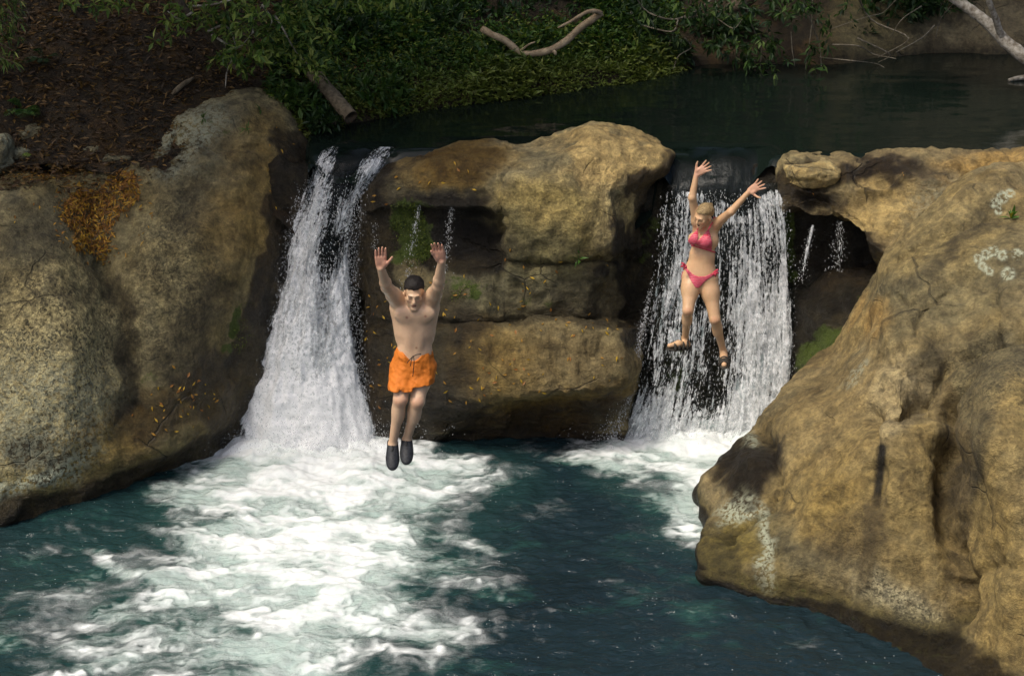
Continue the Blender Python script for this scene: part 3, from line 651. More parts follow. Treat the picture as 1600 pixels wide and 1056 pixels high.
def wb(x, y, rx, ry, rot=0, soft=.5):
    a = math.radians(rot); dx, dy = wxp - x, wyp - y
    u = (dx * math.cos(a) + dy * math.sin(a)) / rx; v = (-dx * math.sin(a) + dy * math.cos(a)) / ry
    return 1 - sstep(1 - soft, 1 + soft, np.hypot(u, v))
dens = np.zeros(len(XY))
for (x, y, rx, ry, rot, k, so_) in [
    (490, 705, 175, 42, 0, 1.5, .45), (505, 760, 225, 62, 0, 1.1, .6), (480, 835, 200, 95, 0, .98, .65), (430, 930, 205, 95, 0, .86, .7), (380, 1010, 220, 80, 0, .74, .75), (330, 1110, 300, 80, 0, .6, .8),
    (640, 718, 110, 32, 10, .95, .7), (330, 738, 120, 22, -14, .55, .7), (610, 800, 130, 44, 15, .6, .8), (690, 838, 100, 12, 12, .55, .7), (300, 830, 60, 90, 30, .5, .8),
    (620, 985, 150, 80, 0, .40, .8), (700, 900, 120, 60, 0, .34, .8), (240, 865, 130, 55, -30, .36, .8), (170, 970, 150, 80, 0, .46, .8), (40, 980, 70, 100, 0, .28, .8), (100, 835, 180, 30, -14, .22, .8), (240, 905, 150, 12, 24, .62, .7), (160, 1030, 160, 14, -10, .6, .7),
    (1090, 690, 120, 34, 0, 1.4, .5), (1000, 702, 120, 24, -6, .85, .65), (1115, 745, 90, 50, 20, .98, .65), (1085, 795, 50, 44, 60, .62, .8), (1010, 750, 100, 26, 35, .45, .8), (960, 720, 90, 20, 0, .4, .8),
    (800, 740, 70, 80, 0, .20, .9), (870, 800, 70, 60, 0, .18, .9), (1000, 900, 170, 120, 20, .13, .9), (820, 960, 220, 100, 0, .12, .9), (1200, 975, 170, 40, 20, .15, .9)]:
    dens = np.maximum(dens, k * wb(x, y, rx, ry, rot, so_))
dens += .06 * fbm(XY * np.array((1, 1.6, 1)), 1.2, 4, 219) * (dens > .02)
air = np.zeros(len(XY))
for (x, y, rx, ry, k) in [(470, 800, 260, 150, 1.0), (400, 950, 260, 120, .95), (330, 1060, 300, 90, .8), (560, 960, 160, 80, .5), (1090, 710, 140, 70, .9), (200, 900, 220, 160, .4), (700, 760, 140, 70, .45), (1080, 800, 70, 60, .5)]:
    air = np.maximum(air, k * wb(x, y, rx, ry, 0, .6))
warp = XY[:, :2] + .26 * np.stack([fbm(XY, 1.3, 4, 221), fbm(XY, 1.3, 4, 223)], 1) + .07 * np.stack([fbm(XY, 6, 3, 225), fbm(XY, 6, 3, 227)], 1)
W3 = np.column_stack([warp * np.array((1.15, 2.1)), np.zeros(len(XY))])
def veins(sc, pw, s): return (1 - np.abs(vnoise(W3 * sc, s))) ** pw
f1, f2 = worley(warp * np.array((2.8, 2.3)), 5); web = (1 - sstep(0, .38, f2 - f1)) ** 1.3
f1b, f2b = worley(warp * np.array((6.4, 4.8)) + 31, 9); web2 = (1 - sstep(0, .42, f2b - f1b))
cloud = sstep(-.45, .55, fbm(XY * np.array((1, 1.8, 1)), 2.6, 5, 241))
fine = fbm(W3 * np.array((1, 1.6, 1)), 9, 4, 243)
cells = sstep(520, 640, px) * sstep(860, 920, py)                       # the honeycomb froth drifting to the right
lace = .62 * veins(1.9, 6, 231) * (.35 + .65 * cloud) + .46 * veins(4.4, 6, 233) * cloud + .40 * veins(9, 6, 235) * (.3 + .7 * cloud) + .2 * veins(18, 5, 236) * cloud + (.22 + .45 * cells) * web * (.4 + .6 * cloud) + .22 * web2 * cloud
gD = sstep(.05, .60, dens)
core = sstep(.50, 1.35, dens + .30 * (cloud - .5) + .22 * (lace - .5) + .16 * fine)
milk = sstep(.12, .85, dens + .26 * fbm(XY * np.array((1, 1.7, 1)), 1.8, 5, 245) + .10 * fine)
foam = np.clip(.85 * lace * gD * (.85 + .45 * fine) * (1 - .45 * core) + core * (.66 + .30 * cloud) + .10 * gD * (1 + fine), 0, 1.05)
air = np.clip(np.maximum(milk, .42 * air), 0, 1)
fg = foam.reshape(len(gx), len(gy))
for _ in range(2): fg = (np.roll(fg, 1, 0) + np.roll(fg, -1, 0) + np.roll(fg, 1, 1) + np.roll(fg, -1, 1) + 2 * fg) / 6
foam = .75 * fg.ravel() + .25 * foam
calm = fbm(XY * np.array((1, 1.5, 1)), 2.2, 4, 251) * .026 + fbm(XY * np.array((1, 1.6, 1)), 7, 3, 253) * .013
turb = np.clip(dens, 0, 1.3)
H = calm + turb * (.030 * fbm(XY, 2.2, 4, 255) + .012 * ridged(XY, 4, 3, 257)) + .008 * np.clip(foam, 0, 1) * fbm(XY, 11, 3, 259) + .008 * foam
px0, py0, _ = proj(XY)
mound = .16 * np.exp(-((px0 - 480) / 120) ** 2 - ((py0 - 690) / 34) ** 2) + .12 * np.exp(-((px0 - 1100) / 100) ** 2 - ((py0 - 674) / 26) ** 2)
H += mound * (1 + .5 * fbm(XY, 5, 4, 261))
V = XY.copy(); V[:, 2] = H
POOL = water_material('pool_water', (.0095, .0215, .0270), ripple=(4.2, 15.0), strength=.65)
pool = mesh_np('lower_pool', V, grid_faces(len(gx), len(gy)), POOL, attrs=dict(foam=foam, air=air))
tag(pool, kind='structure')
# the pool goes on outside the picture
parts = []
for (a, b_, c, d_) in [(-30, x0 + .03, -12, 20.0), (x1 - .05, 30, -12, 20.0), (x0 + .03, x1 - .05, -12, y0 + .03)]:
    parts.append((np.array([(a, c, -.02), (b_, c, -.02), (b_, d_, -.02), (a, d_, -.02)]), np.array([(0, 1, 2, 3)])))
Vp, Fp = merge(parts)
tag(mesh_np('pool_reach', Vp, Fp, POOL, attrs=dict(foam=np.zeros(len(Vp)), air=np.zeros(len(Vp)))), kind='structure')

# ---- upper pool
gx, gy = np.arange(-2.6, 12, .06), np.concatenate([np.arange(20.0, 27, .06), np.arange(27, 34, .5)])
X, Y = np.meshgrid(gx, gy, indexing='ij'); V = np.stack([X.ravel(), Y.ravel(), 0 * X.ravel()], 1)
V[:, 2] = UP + .004 * fbm(V * np.array((1, 2.2, 1)), 2.2, 3, 301)
df = np.interp(V[:, 0], [-3, -2.22, -2.05, -1.5, -1.3, -.2, 1.2, 1.4, 1.5, 2.6, 2.72, 4, 9], [21.3, 21.2, 20.0, 20.0, 20.30, 20.42, 20.5, 20.4, 20.0, 20.0, 20.08, 20.12, 20.12])
V[:, 2] -= np.clip(df - V[:, 1], 0, 1) * 1.6
wob = .10 * fbm(V, 3.0, 3, 303)
fx = lambda a, b_: sstep(a - .12, a + .28, V[:, 0] + wob) * (1 - sstep(b_ - .28, b_ + .12, V[:, 0] + wob))
V[:, 2] -= (fx(-2.1, -1.2) + fx(1.45, 2.65)) * (.14 * np.clip((20.58 + wob - V[:, 1]) / .4, 0, 2) ** 1.7)
UPW = water_material('upper_water', (.0065, .011, .0085), False, (2.6, 9.0), .05, .02)
tag(mesh_np('upper_pool', V, grid_faces(len(gx), len(gy)), UPW), kind='structure')

# ---- falling water
def fall_material(name, tint=(.92, .93, .92), stretch=(1.0, .22), fine=70.0, edge=(-.08, .14), veil=0.0):
    m, nt, nd, lk, b, out = new_mat(name)
    uv = nd.new('ShaderNodeUVMap'); uv.uv_map = 'UVMap'
    co = uv.outputs[0]; den = attrn(nt, 'dens').outputs['Fac']
    mp = mapping(nt, co, (stretch[0], stretch[1], 1))
    a = noisen(nt, mp, fine, 6, .72, .35); c = noisen(nt, mp, fine * .28, 4, .6, .5); g = noisen(nt, co, fine * 1.3, 4, .7)
    s = mathn(nt, 'ADD', mathn(nt, 'MULTIPLY', a, .45), mathn(nt, 'ADD', mathn(nt, 'MULTIPLY', c, .4), mathn(nt, 'MULTIPLY', g, .28)))
    if veil:
        t1 = noisen(nt, mapping(nt, co, (1, .045 * veil, 1)), 34, 3, .6, .25 * veil); t2 = noisen(nt, mapping(nt, co, (1, min(.6, .20 * veil), 1)), 58, 4, .65, .5); t3 = noisen(nt, mapping(nt, co, (1, min(.8, .5 * veil), 1)), 34, 3, .6, .8)
        s = mathn(nt, 'ADD', mathn(nt, 'MULTIPLY', t1, .62), mathn(nt, 'ADD', mathn(nt, 'MULTIPLY', t2, .42), mathn(nt, 'MULTIPLY', t3, .34)))
        s = mathn(nt, 'SUBTRACT', s, .13)
    al = mathn(nt, 'ADD', mathn(nt, 'SUBTRACT', s, .56), mathn(nt, 'MULTIPLY', mathn(nt, 'SUBTRACT', den, .5), .62))
    al = rampn(nt, al, *edge)
    al = mathn(nt, 'MULTIPLY', al, rampn(nt, den, .0, .12))
    fc = noisen(nt, mapping(nt, co, (1, .6, 1)), fine * .75, 5, .75, .6)
    lk.new(mixc(nt, rampn(nt, mathn(nt, 'ADD', fc, mathn(nt, 'MULTIPLY', mathn(nt, 'SUBTRACT', den, .6), .22)), .33, .60), (.30, .345, .345), tint), b.inputs['Base Color']); b.inputs['Roughness'].default_value = .4
    tr = nd.new('ShaderNodeBsdfTranslucent'); tr.inputs['Color'].default_value = tint + (1,)
    mx = nd.new('ShaderNodeMixShader'); mx.inputs[0].default_value = .22; lk.new(b.outputs[0], mx.inputs[1]); lk.new(tr.outputs[0], mx.inputs[2])
    tp = nd.new('ShaderNodeBsdfTransparent')
    m2 = nd.new('ShaderNodeMixShader'); lk.new(al, m2.inputs[0]); lk.new(tp.outputs[0], m2.inputs[1]); lk.new(mx.outputs[0], m2.inputs[2])
    lk.new(m2.outputs[0], out.inputs['Surface'])
    bp = nd.new('ShaderNodeBump'); bp.inputs['Strength'].default_value = .35; bp.inputs['Distance'].default_value = .03
    lk.new(mathn(nt, 'ADD', s, mathn(nt, 'MULTIPLY', fc, .8)), bp.inputs['Height']); lk.new(bp.outputs[0], b.inputs['Normal']); lk.new(bp.outputs[0], tr.inputs['Normal'])
    return m
FALL = fall_material('falling_water', fine=60, edge=(-.06, .13), veil=3.2); VEIL = fall_material('veil_water', stretch=(1.0, .14), fine=48, edge=(-.015, .085), veil=1.0)
def slick_material():
    m, nt, nd, lk, b, out = new_mat('slick_water')
    co = nd.new('ShaderNodeNewGeometry').outputs['Position']
    b.inputs['Base Color'].default_value = (.012, .015, .014, 1); b.inputs['Roughness'].default_value = .28; b.inputs['Specular IOR Level'].default_value = .3; b.inputs['IOR'].default_value = 1.33
    n1 = noisen(nt, mapping(nt, co, (1, .35, .35)), 22, 4, .6, .3)
    bp = nd.new('ShaderNodeBump'); bp.inputs['Strength'].default_value = .5; bp.inputs['Distance'].default_value = .03
    lk.new(n1, bp.inputs['Height']); lk.new(bp.outputs[0], b.inputs['Normal'])
    tp = nd.new('ShaderNodeBsdfTransparent'); tp.inputs[0].default_value = (.75, .8, .8, 1)
    mx = nd.new('ShaderNodeMixShader'); al = attrn(nt, 'dens').outputs['Fac']
    lk.new(al, mx.inputs[0]); lk.new(tp.outputs[0], mx.inputs[1]); lk.new(b.outputs[0], mx.inputs[2]); lk.new(mx.outputs[0], out.inputs[0])
    return m
SLICK = slick_material()
def droplet_material():
    m, nt, nd, lk, b, out = new_mat('droplets')
    b.inputs['Base Color'].default_value = (.85, .87, .87, 1); b.inputs['Roughness'].default_value = .2
    tp = nd.new('ShaderNodeBsdfTransparent'); mx = nd.new('ShaderNodeMixShader'); mx.inputs[0].default_value = .42; lk.new(tp.outputs[0], mx.inputs[1]); lk.new(b.outputs[0], mx.inputs[2]); lk.new(mx.outputs[0], out.inputs[0])
    return m
DROP = droplet_material()
def sheet(name, net, step, mat, dens_fn, seed, parent, amp=(.03, .02), dd=0.0):
    G, tu, tv = loft(net, step); n, m = G.shape[:2]
    nr = grid_normals(G)
    if nr[n // 2, m // 2, 1] > 0: nr = -nr
    V = G.reshape(-1, 3); Nn = nr.reshape(-1, 3)
    du = np.concatenate([[0], np.cumsum(np.linalg.norm(np.diff(G[:, m // 2], axis=0), axis=1))]); dv = np.concatenate([[0], np.cumsum(np.linalg.norm(np.diff(G[n // 2], axis=0), axis=1))])
    A, B = np.meshgrid(du, dv, indexing='ij'); uv = np.stack([A.ravel() + seed * 3.7, B.ravel() + seed * 1.3], 1)
    q = np.column_stack([uv[:, 0], uv[:, 1] * .4, np.full(len(uv), seed * 1.7)])
    U, W = np.meshgrid(np.linspace(0, 1, n), np.linspace(0, 1, m), indexing='ij')
    k = sstep(0, .18, W.ravel())
    V = V + Nn * (dd + k * (amp[0] * fbm(q, 4, 4, seed) + amp[1] * ridged(q, 12, 3, seed + 5)))[:, None]
    px, py, _ = proj(V)
    den = dens_fn(U.ravel(), W.ravel(), px, py, q, V)
    return mesh_np(name, V, grid_faces(n, m), mat, parent, attrs=dict(dens=np.clip(den, 0, 1.6)), uv=uv)
def droplets(name, C, r, parent, stretch=1.6, seed=0):
    """small irregular drops (octahedra) at centres C with radii r, stretched along the fall"""
    rg = np.random.default_rng(seed); n = len(C)
    B = np.array([(1, 0, 0), (0, 1, 0), (-1, 0, 0), (0, -1, 0), (0, 0, 1), (0, 0, -1)], float)
    S = np.column_stack([r * rg.uniform(.7, 1.2, n), r * rg.uniform(.7, 1.2, n), r * rg.uniform(.8, 1.4, n) * stretch])
    V = C[:, None, :] + B[None] * S[:, None, :] + rg.normal(0, .18, (n, 6, 3)) * r[:, None, None]
    Fb = np.array([(0, 1, 4), (1, 2, 4), (2, 3, 4), (3, 0, 4), (1, 0, 5), (2, 1, 5), (3, 2, 5), (0, 3, 5)])
    F = (np.arange(n)[:, None, None] * 6 + Fb[None]).reshape(-1, 3)
    o = mesh_np(name, V.reshape(-1, 3), F, DROP, parent); o['kind'] = 'stuff'; return o

# left fall: two streams that join and pour down the chute
EL = [(492, 229), (480, 250), (470, 300), (456, 350), (440, 420), (424, 490), (404, 560), (388, 620), (366, 702)]
ER = [(634, 230), (612, 256), (580, 300), (560, 350), (552, 420), (554, 480), (562, 560), (574, 620), (598, 704)]
DD = [20.48, 20.2, 20.06, 19.98, 19.88, 19.74, 19.58, 19.45, 19.28]
def chute(off):
    net = []
    for t in (0, .12, .3, .5, .7, .88, 1):
        row = []
        for (a, b_, d) in zip(EL, ER, DD):
            bul = (1 - (2 * t - 1) ** 2); x = a[0] + (b_[0] - a[0]) * t; y = a[1] + (b_[1] - a[1]) * t
            row.append(P(x, y, d + .12 * (1 - bul) - .10 * bul - off))
        net.append(row)
    return np.array(net)
lf = empty('waterfall', tuple(PZ(480, 695, 0))); tag(lf, 'broad white chute of water pouring between the left boulder and the middle rock', 'waterfall')
def lf_dens(bias, s):
    def f(U, W, px, py, q, V):
        d = .36 + .50 * sstep(.28, .6, W) + .2 * sstep(.6, .9, W) + bias
        st_ = np.minimum(seg_dist(px, py, [(508, 238), (500, 270), (492, 320), (475, 370)]) / 24, seg_dist(px, py, [(604, 240), (575, 268), (548, 300), (532, 350), (520, 400)]) / 17)
        d -= .5 * sstep(.8, 1.5, st_ + .3 * fbm(q, 8, 3, s + 9)) * (1 - sstep(300, 370, py))
        d += .30 * fbm(q, 2.6, 4, s) * (1.1 - .45 * sstep(.4, .8, W))
        d -= .9 * (1 - sstep(0, .12, np.minimum(U, 1 - U) + .05 * fbm(q, 6, 3, s + 3)))      # ragged edges
        gap = np.exp(-((px - 538) / 12) ** 2 - ((py - 272) / 26) ** 2); d -= .9 * gap
        d -= .26 * np.exp(-(seg_dist(px, py, [(515, 380), (508, 470), (502, 570)]) / 15) ** 2)
        d += .18 * np.exp(-(seg_dist(px, py, [(500, 245), (494, 320), (470, 400)]) / 15) ** 2) + .16 * np.exp(-(seg_dist(px, py, [(585, 262), (545, 310), (530, 360)]) / 13) ** 2)
        return d
    return f
for k, (off, bias, s) in enumerate([(0, .02, 3), (.06, -.04, 5), (.12, -.10, 8)]):
    adopt(sheet('water_sheet', chute(off), .022, FALL, lf_dens(bias, s), s, None, amp=(.05, .035)), lf)
adopt(sheet('wet_film', chute(-.05), .03, SLICK, lambda U, W, px, py, q, V: .75 * sstep(.02, .2, np.minimum(U, 1 - U) + .08 * fbm(q, 3, 3, 7)) * (1 - sstep(.75, .9, W)) * sstep(.03, .14, W + .05 * fbm(q, 4, 3, 6)), 2, None, amp=(.02, .01)), lf)
rg = np.random.default_rng(5)
n = 4200; t = rg.random(n); vv = 1.6 + rg.random(n) ** .55 * 6.4
net = chute(.1); A = crom(net, np.where(rg.random(n) < .5, .02 + rg.normal(0, .045, n), .98 + rg.normal(0, .045, n)).clip(-.09, 1.09) * 6)
i = np.clip(vv.astype(int), 0, 7); fr = (vv - i)[:, None]; C = A[np.arange(n), i] * (1 - fr) + A[np.arange(n), i + 1] * fr
C += rg.normal(0, 1, (n, 3)) * (np.array((.05, .05, .03)) * (.35 + vv / 8)[:, None])
adopt(droplets('spray', C, .0018 + .004 * rg.random(n) ** 2.2, None, 1.4, 1), lf)
n = 6000; C = np.array([PZ(x, y, 0) for x, y in zip(rg.normal(485, 75, n), rg.normal(700, 12, n))]); C[:, 2] = np.abs(rg.normal(0, .16, n)) + .05
adopt(droplets('splash', C, .0015 + .0045 * rg.random(n) ** 2, None, 1.2, 2), lf)
n = 5000; tt = rg.random(n) * 6; vv = rg.uniform(1.8, 8, n); A = crom(chute(.16), tt); i = np.clip(vv.astype(int), 0, 7); fr = (vv - i)[:, None]
C = A[np.arange(n), i] * (1 - fr) + A[np.arange(n), i + 1] * fr + rg.normal(0, .05, (n, 3))
adopt(droplets('spray', C, .0015 + .004 * rg.random(n) ** 2.2, None, 2.0, 3), lf)

# right fall: thin veil over a dark wall
VT = [(1052, 229), (1042, 252), (1037, 278), (1034, 302), (1028, 360), (1018, 430), (1006, 500), (996, 560), (982, 620), (958, 688)]
VB = [(1212, 229), (1220, 250), (1225, 276), (1228, 300), (1236, 360), (1240, 430), (1242, 500), (1242, 560), (1240, 620), (1238, 688)]
VD = [20.47, 20.2, 20.03, 19.92, 19.88, 19.86, 19.80, 19.74, 19.66, 19.56]
def veil(off, top=0):
    net = []
    for t in np.linspace(0, 1, 8):
        net.append([P(a[0] + (b_[0] - a[0]) * t, a[1] + (b_[1] - a[1]) * t + 10 * math.sin(t * 9) * (0 if k > 3 or k == 0 else 1) * .4, d - off * sstep(0, 4, k)) for k, (a, b_, d) in enumerate(zip(VT, VB, VD))][top:])
    return np.array(net)
rf = empty('waterfall', tuple(PZ(1110, 675, 0))); tag(rf, 'thin glittering veil of falling water behind the jumping woman', 'waterfall')
def rf_dens(bias, s):
    def f(U, W, px, py, q, V):
        col = fbm(np.column_stack([q[:, 0] * 5, q[:, 1] * .25, q[:, 2]]), 1, 4, s)
        d = .455 + bias + .24 * col + .12 * fbm(q, 9, 3, s + 4)
        lip = 300 + 12 * fbm(np.column_stack([q[:, 0] * 4, 0 * U, 0 * U]), 1, 3, 3) + 26 * np.exp(-((px - 1165) / 22) ** 2)
        d -= 1.5 * (1 - sstep(lip - 6, lip + 8, py))
        d += .16 * sstep(400, 520, py + 40 * col) * sstep(1110, 1190, px) + .07 * np.exp(-((px - 1070) / 20) ** 2)
        d -= .08 * np.exp(-((px - 1095) / 32) ** 2 - ((py - 560) / 70) ** 2) + .10 * np.exp(-((px - 1050) / 14) ** 2 - ((py - 580) / 50) ** 2)
        d += .14 * sstep(600, 670, py)
        d -= .5 * (1 - sstep(0, .05, np.minimum(U, 1 - U)))
        return d
    return f
for k, (off, bias, s) in enumerate([(0, .0, 13), (.05, -.04, 15), (.11, -.08, 18)]):
    adopt(sheet('water_sheet', veil(off), .022, VEIL, rf_dens(bias, s), s, None, amp=(.03, .02)), rf)
adopt(sheet('wet_film', veil(-.02), .03, SLICK, lambda U, W, px, py, q, V: .9 * sstep(.02, .14, np.minimum(U, 1 - U) + .07 * fbm(q, 3, 3, 9)) * (1 - sstep(.35, .6, W)) * sstep(.04, .15, W + .05 * fbm(q, 4, 3, 8)), 4, None, amp=(.02, .012)), rf)
n = 4500; tt = rg.random(n) * 7; tt = np.where(rg.random(n) < .6, np.round(tt * 5) / 5 + rg.normal(0, .012, n), tt).clip(0, 7); vv = rg.uniform(3.0, 9, n)
A = crom(veil(.1), tt); i = np.clip(vv.astype(int), 0, 8); fr = (vv - i)[:, None]
C = A[np.arange(n), i] * (1 - fr) + A[np.arange(n), i + 1] * fr + rg.normal(0, 1, (n, 3)) * np.array((.012, .06, .02))
adopt(droplets('spray', C, .0015 + .004 * rg.random(n) ** 2, None, 2.6, 4), rf)
n = 2600; vv = 5 + 4 * rg.random(n) ** .6; A = crom(veil(.1), np.clip(rg.normal(0, .10, n), 0, 7)); i = np.clip(vv.astype(int), 0, 8); fr = (vv - i)[:, None]
C = A[np.arange(n), i] * (1 - fr) + A[np.arange(n), i + 1] * fr; C[:, 0] -= np.abs(rg.normal(0, .12, n)) * ((vv - 5) / 4); C[:, 1] -= rg.random(n) * .25
adopt(droplets('spray', C, .0015 + .004 * rg.random(n) ** 2, None, 1.5, 5), rf)
n = 5000; C = np.array([PZ(x, y, 0) for x, y in zip(rg.normal(1095, 75, n), rg.normal(678, 9, n))]); C[:, 2] = np.abs(rg.normal(0, .12, n)) + .03
adopt(droplets('splash', C, .0015 + .0045 * rg.random(n) ** 2, None, 1.2, 6), rf)

# trickles over the middle rock and in the hollow
def trickle(path, w, n, label, seed):
    e = empty('trickle', tuple(P(*path[-1]))); tag(e, label, 'trickle', 'thin trickles beside the falls')
    pts = smooth_path([P(*p) for p in path], 60); rg = np.random.default_rng(seed)
    net = np.stack([pts + np.array((-w, 0, 0)), pts + np.array((0, -.01, 0)), pts + np.array((w, 0, 0))])
    adopt(sheet('water_sheet', net, .012, VEIL, lambda U, W, px, py, q, V: .46 + .2 * fbm(q, 6, 3, seed) - .12 * W - .5 * (1 - sstep(0, .3, np.minimum(U, 1 - U))), seed, None, amp=(.006, .004)), e)
    k = rg.random(n) * 59; C = crom(pts, k) + rg.normal(0, 1, (n, 3)) * np.array((w * .8, .02, .01)) * (.4 + k / 59 * 1.2)[:, None]
    adopt(droplets('drops', C, .0012 + .0025 * rg.random(n), None, 2.4, seed), e)
trickle([(657, 312, 19.72), (650, 350, 19.62), (640, 400, 19.6), (634, 455, 19.45)], .028, 260, 'thin trickle running down the green moss behind the man', 51)
trickle([(706, 318, 19.58), (703, 350, 19.55), (698, 390, 19.55), (690, 430, 19.5)], .035, 300, 'short white trickle dripping off the ledge right of the moss', 52)
trickle([(590, 318, 19.95), (587, 350, 19.9), (585, 390, 19.85)], .022, 120, 'faintest trickle nearest the left chute', 53)
trickle([(1270, 352, 19.72), (1262, 385, 19.7), (1252, 440, 19.68)], .03, 260, 'trickle falling across the left of the black hollow', 54)
trickle([(1312, 346, 19.6), (1312, 380, 19.6), (1308, 425, 19.58)], .05, 260, 'trickle falling across the right of the black hollow', 55)
# ================================================================== BANK AND PLANTS
shore_px = [(-900, 262), (-300, 262), (100, 256), (330, 236), (440, 222), (500, 204), (560, 190), (640, 176), (700, 166), (800, 154), (900, 141), (1000, 126), (1062, 112), (1110, 104), (1180, 106), (1300, 100), (1385, 92), (1450, 86), (1600, 83), (1750, 82), (2400, 80)]
_sp = np.array([PZ(x, y, UP)[:2] for x, y in shore_px]); _o = np.argsort(_sp[:, 0]); _sp = _sp[_o]
def shore_d(x): return np.interp(x, _sp[:, 0], _sp[:, 1])
def bank_z(x, y):
    x = np.asarray(x, float); y = np.asarray(y, float)
    t = y - shore_d(x) + .14 * fbm(np.column_stack([x.ravel(), y.ravel(), 0 * x.ravel()]), 1.3, 3, 401).reshape(x.shape)
    right = sstep(3.2, 4.2, x); left = 1 - sstep(-2.6, -1.6, x)
    sl = .36 + .12 * left + .62 * right
    z = UP - .10 + np.where(t > 0, sl * t + (.16 * (1 - left)) * sstep(0, .16, t), t * .8)
    z = z + np.where(t > 3.5, (t - 3.5) * .25, 0)
    p = np.column_stack([x.ravel(), y.ravel(), z.ravel()])
    return z + (.09 * fbm(p, 1.1, 4, 403) + .03 * fbm(p, 5, 3, 405)).reshape(x.shape) * sstep(-.1, .4, t)
gx, gy = np.arange(-12, 13, .05), np.concatenate([np.arange(19.95, 26, .05), np.arange(26, 42, .5)])
X, Y = np.meshgrid(gx, gy, indexing='ij'); Z = bank_z(X, Y)
V = np.stack([X.ravel(), Y.ravel(), Z.ravel()], 1)
px, py, dep = proj(V)
p = Paint(V, np.tile((0, 0, 1.), (len(V), 1)), px, py, np.array((.045, .030, .017)), 410)
mottled(p, [(np.array((.035, .026, .016)), 0, .5, .8), (np.array((.10, .055, .022)), .15, .5, .6)], 2.5)
rt = sstep(3.7, 4.5, V[:, 0] + .3 * fbm(V, 1.5, 3, 415))
p.col(np.array((.16, .13, .075)), rt); p.col(np.array((.25, .2, .09)), rt * p.noise(2.2, 0, .5, 3) * .7); p.col(np.array((.23, .18, .125)), rt * sstep(4.6, 5.2, V[:, 0]) * .8)
p.col(DARK * .8, rt * (1 - sstep(.02, .14, V[:, 2] - UP))); p.pit[:] = 0  # shade of an undercut painted as a dark line along the water
bank = mesh_np('bank', V, grid_faces(len(gx), len(gy)), ROCK, **p.attrs()); tag(bank, kind='structure')
def bank_hit(x, y):
    """point of the bank seen at a photo position"""
    r = ray(x, y); r = r / r[1]; d = np.arange(20.0, 33, .04)
    q = r[None] * d[:, None] + np.array([0, 0, CAM_Z]); bz = bank_z(q[:, 0], q[:, 1]); k = np.argmax(q[:, 2] <= np.maximum(bz, UP)); return q[k]

# ---- leaves
def leaf_material():
    m, nt, nd, lk, b, out = new_mat('leaf')
    c = attrn(nt, 'lc').outputs['Color']; lk.new(c, b.inputs['Base Color']); b.inputs['Roughness'].default_value = .5; b.inputs['Specular IOR Level'].default_value = .35
    tr = nd.new('ShaderNodeBsdfTranslucent'); lk.new(mixc(nt, 1.0, c, (1.25, 1.35, .6), 'MULTIPLY'), tr.inputs['Color'])
    mx = nd.new('ShaderNodeMixShader'); mx.inputs[0].default_value = .28; lk.new(b.outputs[0], mx.inputs[1]); lk.new(tr.outputs[0], mx.inputs[2]); lk.new(mx.outputs[0], out.inputs[0])
    return m
LEAF = leaf_material()
BARK = simple_mat('bark', (.055, .042, .028), (.16, .125, .085), 18, .85, .6)
BARKPALE = simple_mat('lichened_bark', (.14, .115, .08), (.46, .43, .36), 16, .85, .5)
def unit(v): return v / (np.linalg.norm(v, axis=-1, keepdims=True) + 1e-9)
def leaf_mesh(B, D, L, W, rg, fold=.25, droop=.25, up=None):
    """folded blades: B bases, D directions, L lengths, W widths"""
    n = len(B); D = unit(D); ref = np.tile((0, 0, 1.), (n, 1)) if up is None else up
    ref = ref + rg.normal(0, .45, (n, 3)); S = unit(np.cross(D, ref)); Nn = unit(np.cross(S, D))
    L = L[:, None]; W = W[:, None]
    mid = B + D * L * .5 - Nn * W * fold * .5; tip = B + D * L - Nn * L * droop * .5
    l = B + D * L * .45 + S * W * .5 + Nn * W * fold * .3; r = B + D * L * .45 - S * W * .5 + Nn * W * fold * .3
    V = np.stack([B, l, mid, r, tip], 1).reshape(-1, 3)
    Fb = np.array([(0, 2, 1), (0, 3, 2), (1, 2, 4), (2, 3, 4)])
    F = (np.arange(n)[:, None, None] * 5 + Fb[None]).reshape(-1, 3)
    return V, F
def leaf_cols(n, rg, pal, per=5, dark=.25):
    pal = np.array(pal); c = pal[rg.integers(0, len(pal), n)] * rg.uniform(1 - dark, 1 + dark, (n, 1)); return np.repeat(c, per, 0)
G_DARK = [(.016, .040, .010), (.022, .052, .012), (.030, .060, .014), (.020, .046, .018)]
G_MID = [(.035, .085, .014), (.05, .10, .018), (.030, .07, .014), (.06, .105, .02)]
G_LITE = [(.13, .20, .035), (.17, .23, .045), (.10, .17, .03), (.22, .26, .06)]  # brightened so the top left branch looks sunlit by colour alone
def leaves(name, B, D, L, W, pal, seed, parent=None, dark=.3, **kw):
    rg = np.random.default_rng(seed); V, F = leaf_mesh(B, D, L, W, rg, **kw)
    return mesh_np(name, V, F, LEAF, parent, smooth=False, cols=dict(lc=leaf_cols(len(B), rg, pal, 5, dark)))
def clusters(C, A, rg, k=(5, 9), L=(.09, .15), spread=1.0):
    """whorls of leaves at twig ends C pointing along A"""
    m = rg.integers(k[0], k[1] + 1, len(C)); idx = np.repeat(np.arange(len(C)), m); n = len(idx)
    D = unit(A[idx] * .55 + unit(rg.normal(0, 1, (n, 3))) * spread); B = C[idx] + D * .01 + rg.normal(0, .012, (n, 3))
    ln = rg.uniform(L[0], L[1], n); return B, D, ln, ln * rg.uniform(.26, .38, n)
